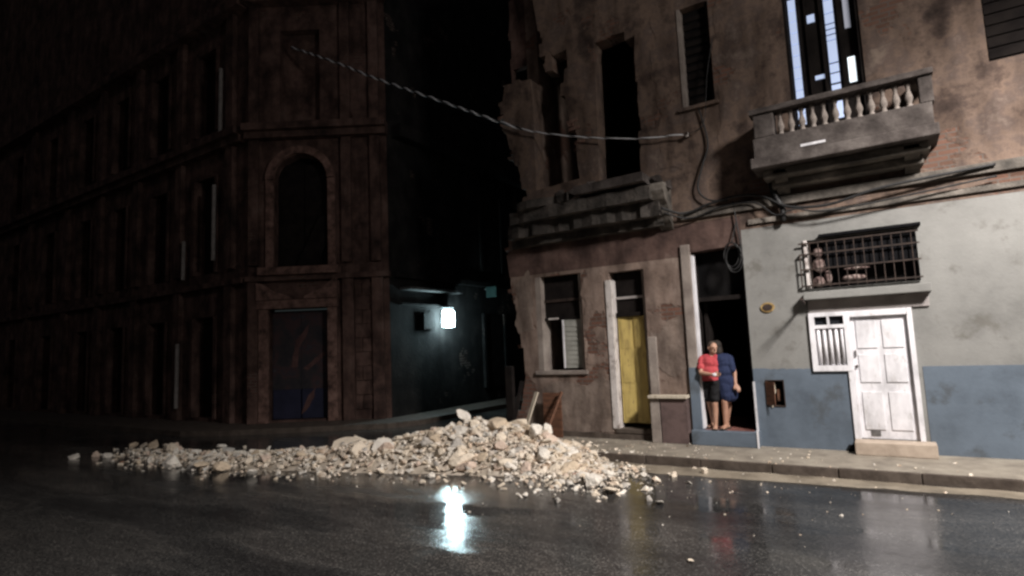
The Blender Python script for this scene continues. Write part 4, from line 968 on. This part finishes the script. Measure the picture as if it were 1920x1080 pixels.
# the person in red, back to the left jamb
FZ = .27
p1 = empty('person', (-2.80, .03, FZ)); tag(p1, 'person in red shirt and black shorts hugging the other person in the doorway', 'person')
b = MB()
hc = Vector((.045,-.02,1.47)); fdir = (.62,-.78,-.05)
rot, s_, f_, u_ = head(b, hc, fdir)
b.cap((.02,0,1.3), .055, (.035,-.005,1.42), .05)
b.ell((-.02,0,1.2), (.165,.11,.15)); b.ell((-.015,0,1.02), (.15,.115,.16)); b.ell((0,0,.87), (.155,.115,.11))
arm(b, (-.165,-.01,1.27), (-.16,-.14,1.02), (.09,-.23,.995), (.2,-.24,1.0), (0,.2,1))
arm(b, (.13,.03,1.27), (.2,.2,1.1), (.25,.08,1.02), (.25,-.02,1.0), (0,0,1))
leg(b, (-.085,.02,.84), (-.07,.05,.47), (-.05,.16,.09), (-.1,.0,0)); leg(b, (.07,-.02,.84), (.045,-.06,.46), (.04,-.03,.09), (.07,-.2,0))
skinned(b, 'body', m_skin, p1, .0075, 3)
c = MB(); c.ell((-.02,0,1.19), (.185,.132,.16)); c.ell((-.02,-.01,1.03), (.182,.145,.18)); c.ell((-.012,0,.90), (.178,.138,.085)); c.cap((-.1,0,1.29), .07, (.08,0,1.29), .07)
c.cap((-.165,-.01,1.265), .075, (-.165,-.085,1.12), .07); c.cap((.13,.03,1.265), .075, (.165,.12,1.17), .07)
skinned(c, 'shirt', m_red, p1, .011, 3, .011)
c = MB(); c.ell((0,0,.86), (.172,.132,.11))
for (h_,k_) in (((-.085,.02,.83),(-.075,.04,.55)), ((.07,-.02,.83),(.05,-.055,.55))): c.cap(h_, .105, k_, .092)
skinned(c, 'shorts', m_blacks, p1, .012, 3, .013)
hm = MB(); hm.ell(hc+u_*.04-f_*.018, (.082,.095,.09), 18, 12, rot); hm.ell(hc-f_*.05+u_*.0, (.076,.06,.085), 14, 9, rot)
skinned(hm, 'hair', noisy('greying_hair', [(.3,(.03,.022,.018)), (.7,(.1,.075,.06))], 30, .7, bump=.5, bscale=60), p1, .008, 3)
for k in (-1,1): MB().ell(hc+s_*.032*k+f_*.086+u_*.012, (.012,.006,.006), 10, 6, rot).build('eye', m_eye, p1, smooth=True)
MB().cap((.095,-.232,.995), .034, (.118,-.233,.996), .034).build('wristband', m_white, p1, smooth=True)
for (x_,y_,dx,dy) in ((-.05,.15,-.05,-.16),(.04,-.04,.02,-.16)):
    MB().box(-.045,.045,-.02,.24,-.0,.02).xform(Matrix.Translation((x_,y_+.04,0)) @ Matrix.Rotation(math.atan2(-dx,dy)+0,4,'Z')).build('sandal', m_sole, p1, bev=.008)

p1.rotation_euler = (0, R(2.0), 0)
# the person in navy, leaning in
p2 = empty('person', (-2.555, .085, FZ)); p2.scale = (1.07,1.05,1.07); tag(p2, 'person in navy blue dress with dark hair leaning into the embrace', 'person')
p2.rotation_euler = (0, R(-1.2), 0)
b = MB(); hc = Vector((-.085,.06,1.385)); fdir = (-.75,.62,-.15)
rot, s_, f_, u_ = head(b, hc, fdir, .97)
b.cap((-.03,.02,1.22), .05, (-.07,.045,1.34), .047)
b.ell((0,0,1.13), (.15,.105,.14)); b.ell((.01,0,.97), (.135,.105,.14)); b.ell((.02,.01,.82), (.155,.12,.11))
arm(b, (.135,0,1.19), (.19,.02,.95), (.2,-.06,.75), (.25,-.1,.67), (-1,-.3,0), (.045,.037,.026))
arm(b, (-.12,.06,1.2), (-.3,.17,1.08), (-.33,.09,1.18), (-.34,.05,1.22), (1,0,0), (.045,.037,.026))
leg(b, (.0,0,.79), (-.01,-.05,.45), (-.03,-.04,.09), (-.06,-.2,0), (.08,.056,.037)); leg(b, (.1,.05,.79), (.02,.13,.45), (-.06,.2,.09), (-.02,.05,0), (.08,.056,.037))
skinned(b, 'body', m_skin2, p2, .0075, 3)
c = MB(); c.ell((0,0,1.13), (.168,.125,.15)); c.ell((.01,0,.97), (.158,.128,.16)); c.ell((.02,.005,.8), (.18,.145,.14)); c.cap((-.09,.03,1.22), .06, (.09,0,1.21), .06)
c.cap((.01,-.01,.74), .135, (.015,0,.56), .13); c.cap((.09,.02,.74), .12, (.09,.03,.56), .12)
c.cap((.135,0,1.185), .066, (.165,-.02,1.0), .06); c.cap((-.12,.06,1.2), .062, (-.22,.12,1.13), .058)
skinned(c, 'dress', m_navy, p2, .011, 3, .009)
hm = MB(); hm.ell(hc+u_*.03-f_*.022, (.085,.1,.095), 18, 12, rot); hm.ell(hc-f_*.06-u_*.06, (.075,.055,.12), 14, 9, rot)
skinned(hm, 'hair', m_hair, p2, .008, 3)
for k in (-1,1): MB().ell(hc+s_*.031*k+f_*.084+u_*.012, (.012,.006,.006), 10, 6, rot).build('eye', m_eye, p2, smooth=True)
for (x_,y_,dx,dy) in ((-.03,-.05,-.02,-.16),(-.06,.19,.04,-.14)):
    MB().box(-.042,.042,-.02,.23,-.0,.02).xform(Matrix.Translation((x_,y_+.04,0)) @ Matrix.Rotation(math.atan2(-dx,dy),4,'Z')).build('sandal', m_sole, p2, bev=.008)
